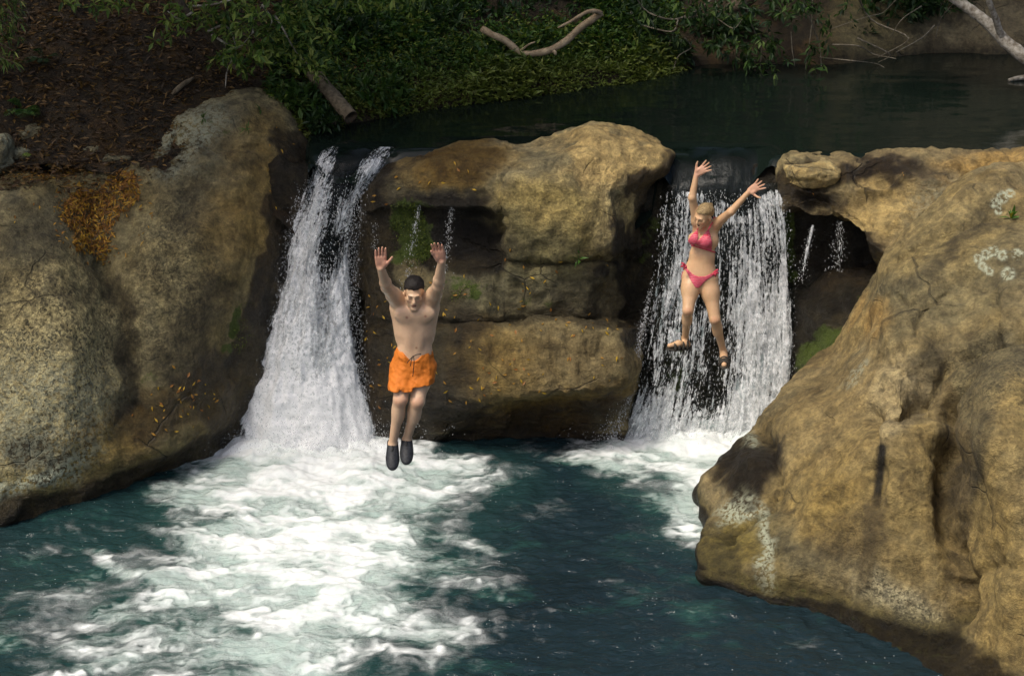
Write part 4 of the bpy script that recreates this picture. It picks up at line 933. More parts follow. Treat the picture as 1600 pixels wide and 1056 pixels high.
def crown_points(c, r, n, seed, gaps=.0):
    rg = np.random.default_rng(seed); u = unit(rg.normal(0, 1, (n * 3, 3))); rad = rg.random(n * 3) ** .45
    q = u * rad[:, None]; k = fbm(q * 2.3 + seed, 1.0, 3, seed) + .12 * rg.normal(0, 1, len(q)) > gaps
    q = q[k][:n]; return np.asarray(c) + q * np.asarray(r), unit(q * np.asarray(r) + np.array((0, 0, .15)))
def limb(path, r0, r1, mat, name, parent, n=24, sides=7, seed=0):
    pts = smooth_path(path, n); k = np.linspace(0, 1, n)
    V, F = tube(pts, r0 * (1 - k) + r1 * k, sides, seed, .12); o = fix_tri_quads(name, V, F, mat); adopt(o, parent); return pts
def tree(label, base, top, crown_c, crown_r, ncl, seed, pal=G_DARK, L=(.16, .26), r=.16, gaps=-.05, group='unseen trees added for shade', name='tree', cat='tree'):
    rg = np.random.default_rng(seed); base = np.array(base, float); top = np.array(top, float)
    e = empty(name, tuple(base)); tag(e, label, cat, group)
    mid = (base + top) / 2 + rg.normal(0, .25, 3) * np.array((1, 1, .2))
    tr = smooth_path([base - (0, 0, .3), mid, top], 26); k = np.linspace(0, 1, 26); V, F = tube(tr, r * (1 - .65 * k), 9, seed, .12)
    adopt(fix_tri_quads('trunk', V, F, BARK), e)
    C, A = crown_points(crown_c, crown_r, ncl, seed, gaps)
    parts = []
    for q in range(7):
        a = tr[rg.integers(14, 26)]; b = C[rg.integers(0, len(C))]; m = (a + b) / 2 + rg.normal(0, .2, 3) + (0, 0, .2)
        parts.append(tube(smooth_path([a, m, b], 12), np.linspace(r * .4, .02, 12), 6, seed + q, .1))
    V, F = merge(parts); adopt(fix_tri_quads('limbs', V, F, BARK), e)
    B, D, ln, W = clusters(C, A, rg, (5, 8), L); o = leaves('crown', B, D, ln, W, pal, seed + 1); adopt(o, e); return e

# canopy: unseen tall trees added so their crowns shade the banks (their tops stand above the picture)
tree('unseen shade tree added on the leafy slope at far left, crown above the picture', (-6.6, 22.6, 3.6), (-5.6, 20.6, 8.8), (-4.6, 19.8, 9.6), (3.6, 2.8, 1.7), 2600, 501, gaps=-.2)
tree('unseen shade tree added at the far left of the slope, crown above the bamboo', (-8.6, 20.5, 3.4), (-7.4, 18.6, 8.8), (-6.8, 17.8, 9.4), (2.6, 2.4, 1.5), 1300, 506, gaps=-.2)
tree('unseen shade tree added behind the fork of the shrub at top left', (-2.9, 25.3, 4.6), (-2.2, 23.2, 8.8), (-1.6, 22.4, 9.8), (2.4, 1.6, 1.6), 260, 503, gaps=.1)
tree('unseen shade tree added behind the bleached fallen branch on the grassy bank', (1.2, 26.6, 4.4), (1.6, 24.6, 9.0), (2.6, 23.4, 9.8), (2.6, 1.8, 1.7), 800, 504)
tree('unseen shade tree added on the bank behind the hanging branches', (3.1, 26.6, 4.2), (4.2, 24.6, 9.0), (4.0, 22.2, 9.9), (2.3, 2.3, 1.5), 800, 505)
# the dark wood behind the bank
for k, (x, y, h, rx) in enumerate([(-10, 25.5, 7, 3), (-6.8, 26.5, 6.5, 2.6), (-3.6, 27, 6.5, 2.6), (-.6, 27.5, 6.5, 2.6), (2.2, 28, 6.5, 2.6), (5.4, 29, 7, 2.6), (9.5, 29.5, 8, 3)]):
    tree(['leftmost', 'second from left', 'third from left', 'middle', 'third from right', 'second from right', 'rightmost'][k] + ' dark tree of the wood behind the bank', (x, y, bank_z(np.array([x]), np.array([y]))[0]), (x, y - .6, 8 + h * .3), (x, y - .8, 4.4 + h * .42), (rx, 1.5, h * .60), 1500, 520 + k, L=(.22, .36), gaps=-.2, group='trees of the wood behind the bank', r=.13)

# ---- understorey shrubs along the top of the picture
def shrub(px_, py_, d, r, ncl, seed, label, pal=G_DARK, L=(.09, .16), gaps=-.1, group='shrubs on the far bank', base=None):
    c = P(px_, py_, d); rg = np.random.default_rng(seed); g = np.array((c[0], c[1] + .1, bank_z(np.array([c[0]]), np.array([c[1] + .1]))[0]))
    e = empty('shrub', tuple(g)); tag(e, label, 'shrub', group)
    C, A = crown_points(c, r, ncl, seed, gaps); parts = []
    for q in range(9):
        b = C[rg.integers(0, len(C))]; parts.append(tube(smooth_path([g - (0, 0, .05), (g + b) / 2 + rg.normal(0, .06, 3), b], 9), np.linspace(.018, .005, 9), 5, seed + q))
    V, F = merge(parts); adopt(fix_tri_quads('stems', V, F, BARK), e)
    B, D, ln, W = clusters(C, A, rg, (5, 9), L); adopt(leaves('foliage', B, D, ln, W, pal, seed + 1), e); return e
shrub(470, 165, 21.3, (.26, .3, .2), 120, 601, 'leafy shrub between the left boulder top and the sawn log', G_MID, (.08, .14))
shrub(500, 190, 21.1, (.22, .2, .13), 90, 602, 'low shrub hanging over the head of the left fall under the log', G_DARK, (.08, .13))
shrub(590, 150, 21.9, (.34, .3, .2), 150, 603, 'bright leafy shrub right of the sawn log at the water edge', G_MID, (.08, .15))
shrub(440, 110, 22.0, (.34, .3, .28), 150, 604, 'dark shrub above the left boulder, behind the lit branch', G_DARK)
shrub(540, 70, 23.0, (.5, .4, .36), 200, 605, 'tangled shrub with bare forked stem above the ground cover', G_DARK)
shrub(660, 40, 23.8, (.5, .4, .3), 200, 606, 'dark shrub at the top of the green bank left of the fallen branch', G_DARK)
shrub(760, 14, 24.4, (.6, .4, .3), 200, 607, 'dark shrub directly behind the left arm of the fallen branch', G_DARK)
shrub(880, 0, 24.8, (.6, .4, .35), 200, 608, 'dark shrub behind the right arm of the fallen branch', G_DARK)
shrub(985, 35, 24.6, (.4, .4, .28), 150, 609, 'dark shrub at the right end of the green bank', G_DARK)
shrub(1050, 85, 24.2, (.24, .25, .16), 90, 610, 'low shrub on the point where the green bank meets the water', G_DARK, (.07, .12))
shrub(1120, 55, 25.0, (.5, .4, .32), 180, 611, 'shadowy shrub behind the hanging branches', G_DARK)
shrub(1260, 30, 25.4, (.55, .4, .36), 180, 612, 'shadowy shrub right of the hanging branches', G_DARK)
shrub(1350, 10, 25.4, (.4, .4, .25), 120, 613, 'sparse shrub left of the tan far bank', G_DARK)
shrub(1400, 8, 25.2, (.45, .4, .22), 130, 616, 'dark shrub overhanging the left part of the tan far bank', G_DARK)
shrub(1470, -2, 25.4, (.4, .4, .16), 90, 617, 'dark shrub at the top edge left of the leaning trunk', G_DARK)
shrub(1330, 62, 25.0, (.35, .3, .18), 100, 618, 'shadowy bush at the waterline where the tan bank begins', G_DARK)
shrub(60, 15, 23.3, (.5, .4, .26), 150, 614, 'dark shrub at the top of the leaf littered slope', G_DARK)
shrub(210, 5, 23.4, (.5, .4, .18), 150, 615, 'leafy shrub at the top edge above the leaf littered slope', G_MID)

# ---- ground cover of the green bank
rg = np.random.default_rng(31); n = 42000
x = rg.uniform(-2.6, 2.1, n); t = rg.random(n) ** 1.15 * 2.3 - .05; y = shore_d(x) + t
nz = fbm(np.column_stack([x, y, 0 * x]), 1.6, 4, 33)
keep = (nz + .25 * rg.normal(0, 1, n) > -.36 - .5 * (t < .45)) & (t < 1.6 + .8 * (x < -.3)); x, y, t, nz = x[keep], y[keep], t[keep], nz[keep]; n = len(x)
B = np.column_stack([x, y, bank_z(x, y) + .01]); D = unit(np.column_stack([rg.normal(0, .6, n), rg.normal(-.45, .5, n), rg.uniform(.15, .9, n)]))
pal = np.array(G_MID + G_DARK + [(.10, .14, .022), (.13, .15, .03)]); lc = pal[rg.integers(0, len(pal), n)]
edge = np.exp(-(t / .35) ** 2); lc = 1.45 * lc * (1 - edge[:, None] * .6) + np.array((.20, .23, .045)) * edge[:, None] * .6
V, F = leaf_mesh(B + np.column_stack([0 * x, 0 * x, rg.random(n) * (.05 + .12 * sstep(-.2, .5, nz))]), D, rg.uniform(.04, .10, n) * (1 + .5 * sstep(0, .5, nz)), rg.uniform(.016, .036, n) * (1 + .5 * sstep(0, .5, nz)), rg, droop=.6)
tag(mesh_np('ground_cover', V, F, LEAF, smooth=False, cols=dict(lc=np.repeat(lc * rg.uniform(.7, 1.25, (n, 1)), 5, 0))), 'low green ground cover spreading over the far bank', 'ground cover', kind='stuff')

# ---- leaf litter on the shaded slope
n = 15000; x = rg.uniform(-7, -1.5, n); y = shore_d(x) + rg.random(n) * 3.2 - .2; B = np.column_stack([x, y, bank_z(x, y) + rg.uniform(.005, .03, n)])
D = unit(np.column_stack([rg.normal(0, 1, (n, 2)), rg.normal(.1, .25, n)]))
V, F = leaf_mesh(B, D, rg.uniform(.05, .11, n), rg.uniform(.016, .034, n), rg, droop=.2)
tag(mesh_np('leaf_litter', V, F, LEAF, smooth=False, cols=dict(lc=leaf_cols(n, rg, [(.08, .045, .018), (.11, .062, .02), (.06, .035, .015), (.17, .10, .03), (.045, .03, .015)]))), 'brown dead leaves covering the shaded slope', 'leaf litter', kind='stuff')

# ---- branch at top left, pale green leaves brightened in colour to look lit
e = empty('tree', tuple(bank_hit(330, 60))); tag(e, 'slanting tree with pale leaves coloured as lit at top left, above the left boulder', 'tree')
g = bank_hit(385, 112)
limb([g - (0, 0, .1), P(360, 92, 21.6), P(325, 50, 21.3), P(285, 10, 21.1), P(250, -60, 21.0), P(230, -220, 21.2)], .05, .035, BARK, 'trunk', e)
tw = []
for pth in [[(325, 50), (350, 40), (365, 60), (372, 100)], [(330, 55), (370, 75), (395, 52)], [(395, 52), (397, 30), (410, 8)], [(430, 25), (445, 50), (460, 78), (480, 100)], [(410, 8), (425, 32), (415, 55)], [(285, 10), (330, 8), (400, -10), (470, -20)], [(470, -20), (520, -30), (600, -12), (640, -2)], [(300, 20), (280, 30), (262, 18)], [(365, 88), (355, 112), (352, 138)]]:
    tw.append(tube(smooth_path([P(a, b, 21.1 + .1 * math.sin(a)) for a, b in pth], 12), np.linspace(.014, .005, 12), 5, 3, .2))
V, F = merge(tw); adopt(fix_tri_quads('limbs', V, F, BARKPALE), e)
rg = np.random.default_rng(77); C = []
for (a, b, sx, sy, k) in [(372, 84, 22, 14, 26), (410, 75, 20, 16, 24), (390, 100, 14, 8, 10), (485, 95, 16, 10, 16), (500, 108, 10, 6, 8), (410, 20, 34, 20, 40), (470, 30, 40, 30, 40), (340, 18, 34, 14, 26), (350, 48, 16, 10, 10), (280, 26, 22, 18, 22), (590, 3, 30, 8, 18), (640, -2, 20, 6, 8), (455, 50, 26, 20, 20), (160, 4, 40, 6, 20)]:
    for q in range(k): C.append(P(rg.normal(a, sx), rg.normal(b, sy), 21.05 + rg.normal(0, .15)))
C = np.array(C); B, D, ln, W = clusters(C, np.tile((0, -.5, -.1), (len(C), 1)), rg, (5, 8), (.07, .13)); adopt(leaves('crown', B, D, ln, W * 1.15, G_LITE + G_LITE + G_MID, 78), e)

# ---- hanging branches over the upper pool
e = empty('tree', tuple(bank_hit(1180, 70))); tag(e, 'tree with bare twigs and leafy branches drooping to the upper pool', 'tree')
g = np.array((2.6, 25.6, bank_z(np.array([2.6]), np.array([25.6]))[0]))
limb([g - (0, 0, .2), P(1190, -20, 25.0), P(1160, -90, 24.0), P(1140, -140, 23.2)], .09, .05, BARK, 'trunk', e)
tw = []; rg = np.random.default_rng(81)
for pth, r in [([(1140, -140), (1160, -20), (1175, 40), (1190, 75), (1188, 100), (1192, 118)], .011), ([(1150, -100), (1120, -10), (1060, 30), (1010, 18), (985, -20)], .016), ([(1060, 30), (1050, 50), (1000, 38), (985, 20)], .012), ([(1240, -60), (1262, 20), (1280, 70), (1284, 110), (1292, 135)], .010), ([(1270, -40), (1268, 40), (1258, 110)], .007), ([(1060, 30), (1110, 25), (1145, 45), (1160, 30)], .010), ([(1070, 60), (1080, 75), (1060, 88), (1052, 110)], .008), ([(1236, 50), (1238, 80), (1242, 104)], .006),
               ([(1330, -30), (1360, 30), (1420, 60), (1372, 90)], .012), ([(1300, 70), (1340, 72), (1365, 85), (1400, 92)], .009), ([(1340, 60), (1390, 85), (1372, 98)], .01), ([(1280, 90), (1330, 95), (1370, 100), (1390, 112)], .007), ([(1400, 0), (1380, 20), (1350, 28), (1300, 45)], .007), ([(1460, 40), (1440, 60), (1400, 82)], .010), ([(1440, 10), (1410, 30), (1390, 60)], .008), ([(1500, -5), (1470, 30), (1462, 60)], .007)]:
    q = [P(a, b, 24.0 + .25 * math.sin(a * .07)) for a, b in pth]; tw.append(tube(smooth_path(q, 16), np.linspace(r, r * .5, 16), 5, 5, .2))
V, F = merge(tw); adopt(fix_tri_quads('limbs', V, F, simple_mat('twig', (.10, .085, .06), (.26, .23, .17), 20, .85, .3)), e)
C = []
for (a, b, sx, sy, k) in [(1195, 60, 16, 10, 16), (1150, 65, 20, 14, 16), (1160, 95, 12, 10, 10), (1195, 100, 10, 16, 12), (1120, 70, 22, 14, 12), (1085, 20, 40, 20, 30), (1020, 30, 24, 14, 16), (1150, 10, 50, 14, 30), (1205, 15, 30, 14, 16), (1275, 25, 20, 20, 14), (1265, 95, 16, 12, 8), (1290, 60, 12, 16, 6), (1350, 15, 20, 12, 6), (1250, 0, 40, 8, 14)]:
    for q in range(k): C.append(P(rg.normal(a, sx), rg.normal(b, sy), 23.95 + rg.normal(0, .2)))
C = np.array(C); B, D, ln, W = clusters(C, np.tile((0, -.3, -.6), (len(C), 1)), rg, (4, 8), (.08, .14)); adopt(leaves('crown', B, D, ln, W, G_MID + G_DARK + G_DARK + [(.09, .14, .03)], 82), e)

# ---- leaning pale trunk, top right
e = empty('tree', tuple(P(1640, 118, 22.6))); tag(e, 'pale lichen-spotted trunk slanting down to the water at the top right corner', 'tree')
limb([P(1700, 150, 22.5), P(1610, 96, 22.7), P(1572, 66, 22.8), P(1540, 34, 22.9), P(1500, 4, 23.0), P(1440, -40, 23.2), P(1330, -140, 23.5)], .085, .05, BARKPALE, 'trunk', e, 40, 10, 3)
limb([P(1566, 60, 22.8), P(1556, 30, 22.7), P(1545, 0, 22.6), P(1530, -60, 22.5)], .042, .028, BARKPALE, 'limb', e, 20, 7, 4)
rg = np.random.default_rng(91); C = np.array([P(rg.normal(1470, 50), rg.normal(-60, 26), 23.2 + rg.normal(0, .3)) for q in range(90)])
B, D, ln, W = clusters(C, np.tile((0, -.3, 0), (len(C), 1)), rg); adopt(leaves('crown', B, D, ln, W, G_MID, 92), e)
# driftwood at the right edge
V, F = tube(smooth_path([PZ(1576, 126, UP + .01), PZ(1600, 122, UP + .03), PZ(1660, 118, UP + .05)], 14), np.linspace(.02, .05, 14), 7, 6, .3)
tag(fix_tri_quads('driftwood', V, F, BARKPALE), 'pale stick of driftwood lying in the upper pool at the right edge', 'driftwood')

# ---- bleached fallen branch on the green bank
e = empty('fallen_branch', tuple(bank_hit(830, 84))); tag(e, 'bleached forked fallen branch lying on the green bank', 'branch')
DW = simple_mat('deadwood', (.20, .145, .085), (.42, .33, .21), 14, .8, .5)
q = bank_hit(812, 84)[1] - .34
main = limb([P(754, 46, q + .1), P(772, 56, q), P(790, 64, q), P(804, 76, q), P(814, 85, q), P(836, 84, q), P(862, 78, q), P(888, 62, q + .1), P(904, 46, q + .1), P(924, 32, q + .1), P(940, 20, q + .1)], .04, .042, DW, 'stem', e, 50, 8, 2)
limb([P(938, 22, q + .1), P(930, 18, q), P(915, 20, q - .05), P(895, 32, q - .1), P(872, 44, q - .1)], .034, .012, DW, 'limb', e, 20, 7, 5)
limb([P(813, 80, q), P(826, 70, q), P(836, 66, q)], .014, .008, DW, 'twig', e, 10, 6, 6); limb([P(862, 78, q), P(867, 82, q - .03), P(868, 86, q - .03)], .026, .016, DW, 'stub', e, 8, 6, 7)
# ---- sawn hollow log at the head of the left fall
lg = empty('log', tuple(P(548, 186, 21.1))); tag(lg, 'split grey-brown log jutting down over the head of the left fall', 'log')
pts = smooth_path([P(486, 112, 21.7), P(502, 130, 21.5), P(522, 153, 21.3), P(549, 183, 21.05)], 30); k = np.linspace(0, 1, 30)
th = np.linspace(0, 2 * math.pi, 25); tan = unit(np.gradient(pts, axis=0)); a = unit(np.cross(tan, np.array((.0, 1, .1)))); b = np.cross(tan, a)
LW = simple_mat('log_wood', (.075, .058, .034), (.20, .16, .10), 22, .85, .6)
rr = .082 * (1 - .10 * k)[:, None] * (1 - .62 * np.exp(-((th[None] - 4.35) / .20) ** 2) * (1 - sstep(.6, .95, k))[:, None])
V = pts[:, None] + rr[..., None] * (np.cos(th)[None, :, None] * a[:, None] + np.sin(th)[None, :, None] * b[:, None]); V = V.reshape(-1, 3); V += .012 * np.stack([fbm(V, 6, 4, 7 + z) for z in range(3)], 1)
adopt(mesh_np('trunk', V, grid_faces(30, 25), LW), lg)
c = pts[-1]; ring = V.reshape(30, 25, 3)[-1]; inner = c + (ring - c) * .55 - tan[-1] * .01; deep = c + (ring - c) * .5 - tan[-1] * .22
Vc = np.vstack([ring, inner, deep, [c - tan[-1] * .24]]); F = np.vstack([grid_faces(3, 25), [(50 + j, 50 + j + 1, 75, 75) for j in range(24)]])
adopt(fix_tri_quads('cut_end', Vc, F, simple_mat('rotten_wood', (.02, .015, .01), (.10, .07, .04), 20, .9, .5)), lg)
# stick on the leafy slope
h0, h1 = bank_hit(270, 152), bank_hit(304, 128); V, F = tube(smooth_path([h0 + (0, -.03, .04), (h0 + h1) / 2 + (0, -.05, .06), h1 + (0, -.03, .05)], 10), np.array([.012, .025, .03, .032, .03, .03, .028, .024, .02, .01]), 7, 9, .1)
tag(fix_tri_quads('stick', V, F, LW), 'short pale stick lying on the brown slope above the left boulder', 'stick')

# ---- ferns, bamboo and rock plants
def fern(base, n, L, seed, label, pal=G_MID, lean=(0, -.4, .6)):
    rg = np.random.default_rng(seed); e = empty('fern', tuple(base)); tag(e, label, 'fern')
    for k in range(n):
        a = rg.uniform(0, 2 * math.pi); out = np.array((math.cos(a), math.sin(a) * .7, 0)) * .7 + np.array(lean); ln = L * rg.uniform(.7, 1.1)
        s = np.linspace(0, 1, 16)[:, None]; path = np.asarray(base) + unit(out[None]) * ln * s + np.array((0, 0, -.55)) * ln * s ** 2.2
        T = unit(np.gradient(path, axis=0)); S = unit(np.cross(T, (0, 0, 1.)))
        B = np.repeat(path[1:], 2, 0); sg = np.tile((1, -1), 15)[:, None]; D = np.repeat(S[1:], 2, 0) * sg + np.repeat(T[1:], 2, 0) * .5
        l = ln * .30 * np.repeat(np.sin(np.linspace(.25, 3.0, 15)), 2); o = leaves('frond', B, D, l, l * .28, pal, seed + k, droop=.3); adopt(o, e)
fern(bank_hit(36, 178) + (0, 0, .02), 9, .32, 701, 'green fern on the dark slope near the left edge', G_MID)
fern(bank_hit(70, 98) + (0, 0, .02), 6, .32, 702, 'dim fern higher on the dark slope', G_DARK)
fern(bank_hit(50, 250) + (0, 0, .05), 5, .12, 703, 'small yellow-green seedling by the edge stones', G_LITE)
e = empty('bamboo', tuple(P(-60, 60, 21.2))); tag(e, 'feathery light green bamboo spray at the top left corner', 'bamboo')
rg = np.random.default_rng(95); tw, C = [], []
for k in range(15):
    a = P(-70, -40 + 10 * k, 21.0 + rg.normal(0, .1)); b = P(rg.uniform(6, 34), -10 + 8 * k + rg.normal(0, 6), 20.9 + rg.normal(0, .1)); m = (a + b) / 2 + (0, 0, .12)
    pth = smooth_path([a, m, b], 14); tw.append(tube(pth, np.linspace(.008, .003, 14), 4)); C += list(pth[3:])
V, F = merge(tw); adopt(fix_tri_quads('stems', V, F, BARK), e); C = np.array(C)
B, D, ln, W = clusters(C, np.tile((.5, -.2, -.7), (len(C), 1)), rg, (3, 5), (.08, .13), .5); adopt(leaves('foliage', B, D, ln, W * .5, G_LITE + G_MID, 96), e)

def surf_at(name, x, y):
    V, nr, px, py, dep = SURF[name]; d2 = (px - x) ** 2 + (py - y) ** 2
    k = np.where(d2 < max(30, d2.min() * 2))[0]; j = k[np.argmin(dep[k])]; return V[j], nr[j]
def tuft(rock, x, y, n, L, seed, label, pal=G_LITE, up=(0, -.5, .7), name='plant', wr=.22):
    p, nr = surf_at(rock, x, y); rg = np.random.default_rng(seed)
    e = empty(name, tuple(p)); tag(e, label, 'plant')
    for k in range(n):
        D = unit(rg.normal(0, .75, (1, 3)) + np.array(up)[None]); ln = np.array([L * rg.uniform(.6, 1.1)])
        adopt(leaves('leaf', (p + nr * .005)[None], D, ln, ln * wr, pal, seed + k, droop=.7), e)
tuft('boulder.001', 1580, 338, 12, .17, 711, 'bright green rosette plant with a yellow leaf on the right boulder near the edge', [(.06, .15, .02), (.08, .17, .03), (.30, .28, .03)], (0, -.4, .9))
tuft('rock_ledge', 905, 410, 9, .14, 712, 'small green sprig growing from the crack of the middle rock', [(.06, .14, .02), (.05, .11, .02)])
tuft('boulder', 385, 200, 14, .13, 713, 'grassy tuft on top of the left boulder', [(.05, .12, .02)], (0, -.3, .9), wr=.1)
tuft('boulder', 315, 182, 7, .09, 714, 'small sprig on the lichened crown of the left boulder', [(.06, .11, .02)])
tuft('boulder', 410, 172, 9, .10, 715, 'green sprout at the rounded top right of the left boulder', [(.05, .10, .02)])

# ---- moss cushions of fine blades
def moss_pad(rock, poly, n, seed, label):
    V, nr, px, py, dep = SURF[rock]; rg = np.random.default_rng(seed); k = np.where(in_poly(px, py, poly) & (nr[:, 1] < .3))[0]
    if len(k) == 0: return
    j = rg.choice(k, n); keep = fbm(V[j], 3.5, 3, seed) + .3 * rg.normal(0, 1, n) > -.1; j = j[keep]; n = len(j)
    D = unit(nr[j] * .7 + np.array((0, 0, -.35)) + rg.normal(0, .5, (n, 3)))
    tag(leaves('moss', V[j] + rg.normal(0, .008, (n, 3)), D, rg.uniform(.012, .03, n), rg.uniform(.006, .012, n), [(.05, .08, .01), (.09, .12, .015), (.03, .05, .01), (.13, .15, .02)], seed, dark=.4), label, 'moss', kind='stuff')
moss_pad('rock_ledge', [(612, 320), (640, 310), (662, 330), (668, 370), (680, 390), (660, 415), (640, 420), (620, 400), (608, 350)], 5200, 721, 'bright green moss on the wet rock above the man')
moss_pad('rock_ledge', [(700, 458), (740, 440), (765, 445), (740, 462), (705, 470)], 500, 722, 'green moss strip on the ledge right of the man')
moss_pad('boulder', [(366, 470), (392, 470), (395, 520), (375, 552), (362, 540)], 600, 723, 'yellow-green moss streak on the left boulder beside the chute')
moss_pad('rock', [(1245, 520), (1330, 510), (1340, 560), (1290, 620), (1250, 640)], 2600, 724, 'dark moss growing in the cleft right of the veil fall')

# ---- yellow fallen leaves lying on the rocks
lf_mats = {}
YEL = [(.42, .25, .025), (.50, .32, .03), (.36, .19, .03), (.30, .13, .03)]
def leaf_proto(k):
    rg = np.random.default_rng(900 + k); V, F = leaf_mesh(np.zeros((1, 3)), np.array([[1., 0, 0]]), np.array([1.0]), np.array([.30 + .05 * k]), rg, droop=.35)
    me_o = mesh_np('fallen_leaf', V - V.mean(0), F, LEAF, smooth=False, cols=dict(lc=np.tile(YEL[k % 4], (5, 1)))); me = me_o.data; bpy.data.objects.remove(me_o); return me
PROTO = [leaf_proto(k) for k in range(4)]
def scatter(rock, pts, label, group, seed, L=(.032, .062)):
    rg = np.random.default_rng(seed)
    for (x, y) in pts:
        p, nr = surf_at(rock, x, y); t = unit(np.cross(nr, rg.normal(0, 1, 3))); b = np.cross(nr, t); s = rg.uniform(*L)
        o = bpy.data.objects.new('fallen_leaf', PROTO[rg.integers(0, 4)]); M = Matrix(np.column_stack([t, b, nr]).tolist()).to_4x4()
        o.matrix_world = Matrix.Translation(p + nr * .008) @ M @ Matrix.Scale(s, 4); COL.objects.link(o); tag(o, label, 'leaf', group)
rg = np.random.default_rng(44)
def gauss(x, y, sx, sy, n): return list(zip(rg.normal(x, sx, n), rg.normal(y, sy, n)))
scatter('boulder', gauss(275, 630, 38, 22, 34) + gauss(320, 610, 18, 12, 10) + gauss(440, 260, 14, 30, 12) + gauss(30, 330, 20, 10, 6), 'small yellow fallen leaf stuck to the left boulder', 'yellow leaves on the left boulder', 1)
scatter('rock_ledge', gauss(820, 560, 80, 45, 46) + gauss(900, 506, 70, 6, 16) + gauss(590, 560, 20, 60, 26) + gauss(690, 540, 20, 50, 16) + gauss(800, 450, 50, 25, 16) + gauss(650, 285, 60, 22, 16) + gauss(760, 595, 30, 12, 10), 'small yellow fallen leaf stuck to the middle rock', 'yellow leaves on the middle rock', 2)
scatter('rock_ledge.001', [(1478, 262), (1345, 258), (1300, 305), (1408, 268), (1275, 300)], 'small orange fallen leaf on the slab at the dam lip', 'leaves on the right slab', 3)
# drift of yellow leaves in the hollow of the left boulder
V, nr, px, py, dep = SURF['boulder']; rg = np.random.default_rng(55)
k = np.where(in_poly(px + 6 * fbm(V, 6, 3, 4), py + 6 * fbm(V, 6, 3, 5), [(98, 318), (125, 296), (150, 300), (178, 272), (212, 262), (216, 300), (200, 335), (180, 352), (166, 402), (158, 415), (150, 395), (118, 390), (112, 360), (92, 340)]) & (nr[:, 1] < .5))[0]
k2 = np.where(in_poly(px, py, [(15, 278), (60, 262), (115, 262), (120, 276), (60, 286)]))[0]
k3 = np.where((nr[:, 1] < .5) & (np.hypot((px - 158) / 80, (py - 335) / 85) < 1) & (py > 262))[0]
j = np.concatenate([rg.choice(k, 2300), rg.choice(k2, 260), rg.choice(k3, 260)]); n = len(j)
T = unit(np.cross(nr[j], rg.normal(0, 1, (n, 3)))); B = V[j] + nr[j] * rg.uniform(.003, .03, (n, 1)) - T * .03
Vv, F = leaf_mesh(B, unit(T + nr[j] * rg.normal(0, .25, (n, 1))), rg.uniform(.04, .08, n), rg.uniform(.012, .022, n), rg, up=nr[j])
tag(mesh_np('leaf_drift', Vv, F, LEAF, smooth=False, cols=dict(lc=leaf_cols(n, rg, [(.40, .21, .025), (.46, .27, .03), (.30, .14, .025), (.22, .10, .02), (.14, .07, .02)]))), 'drift of golden dead leaves in the hollow of the left boulder', 'leaf drift', kind='stuff')
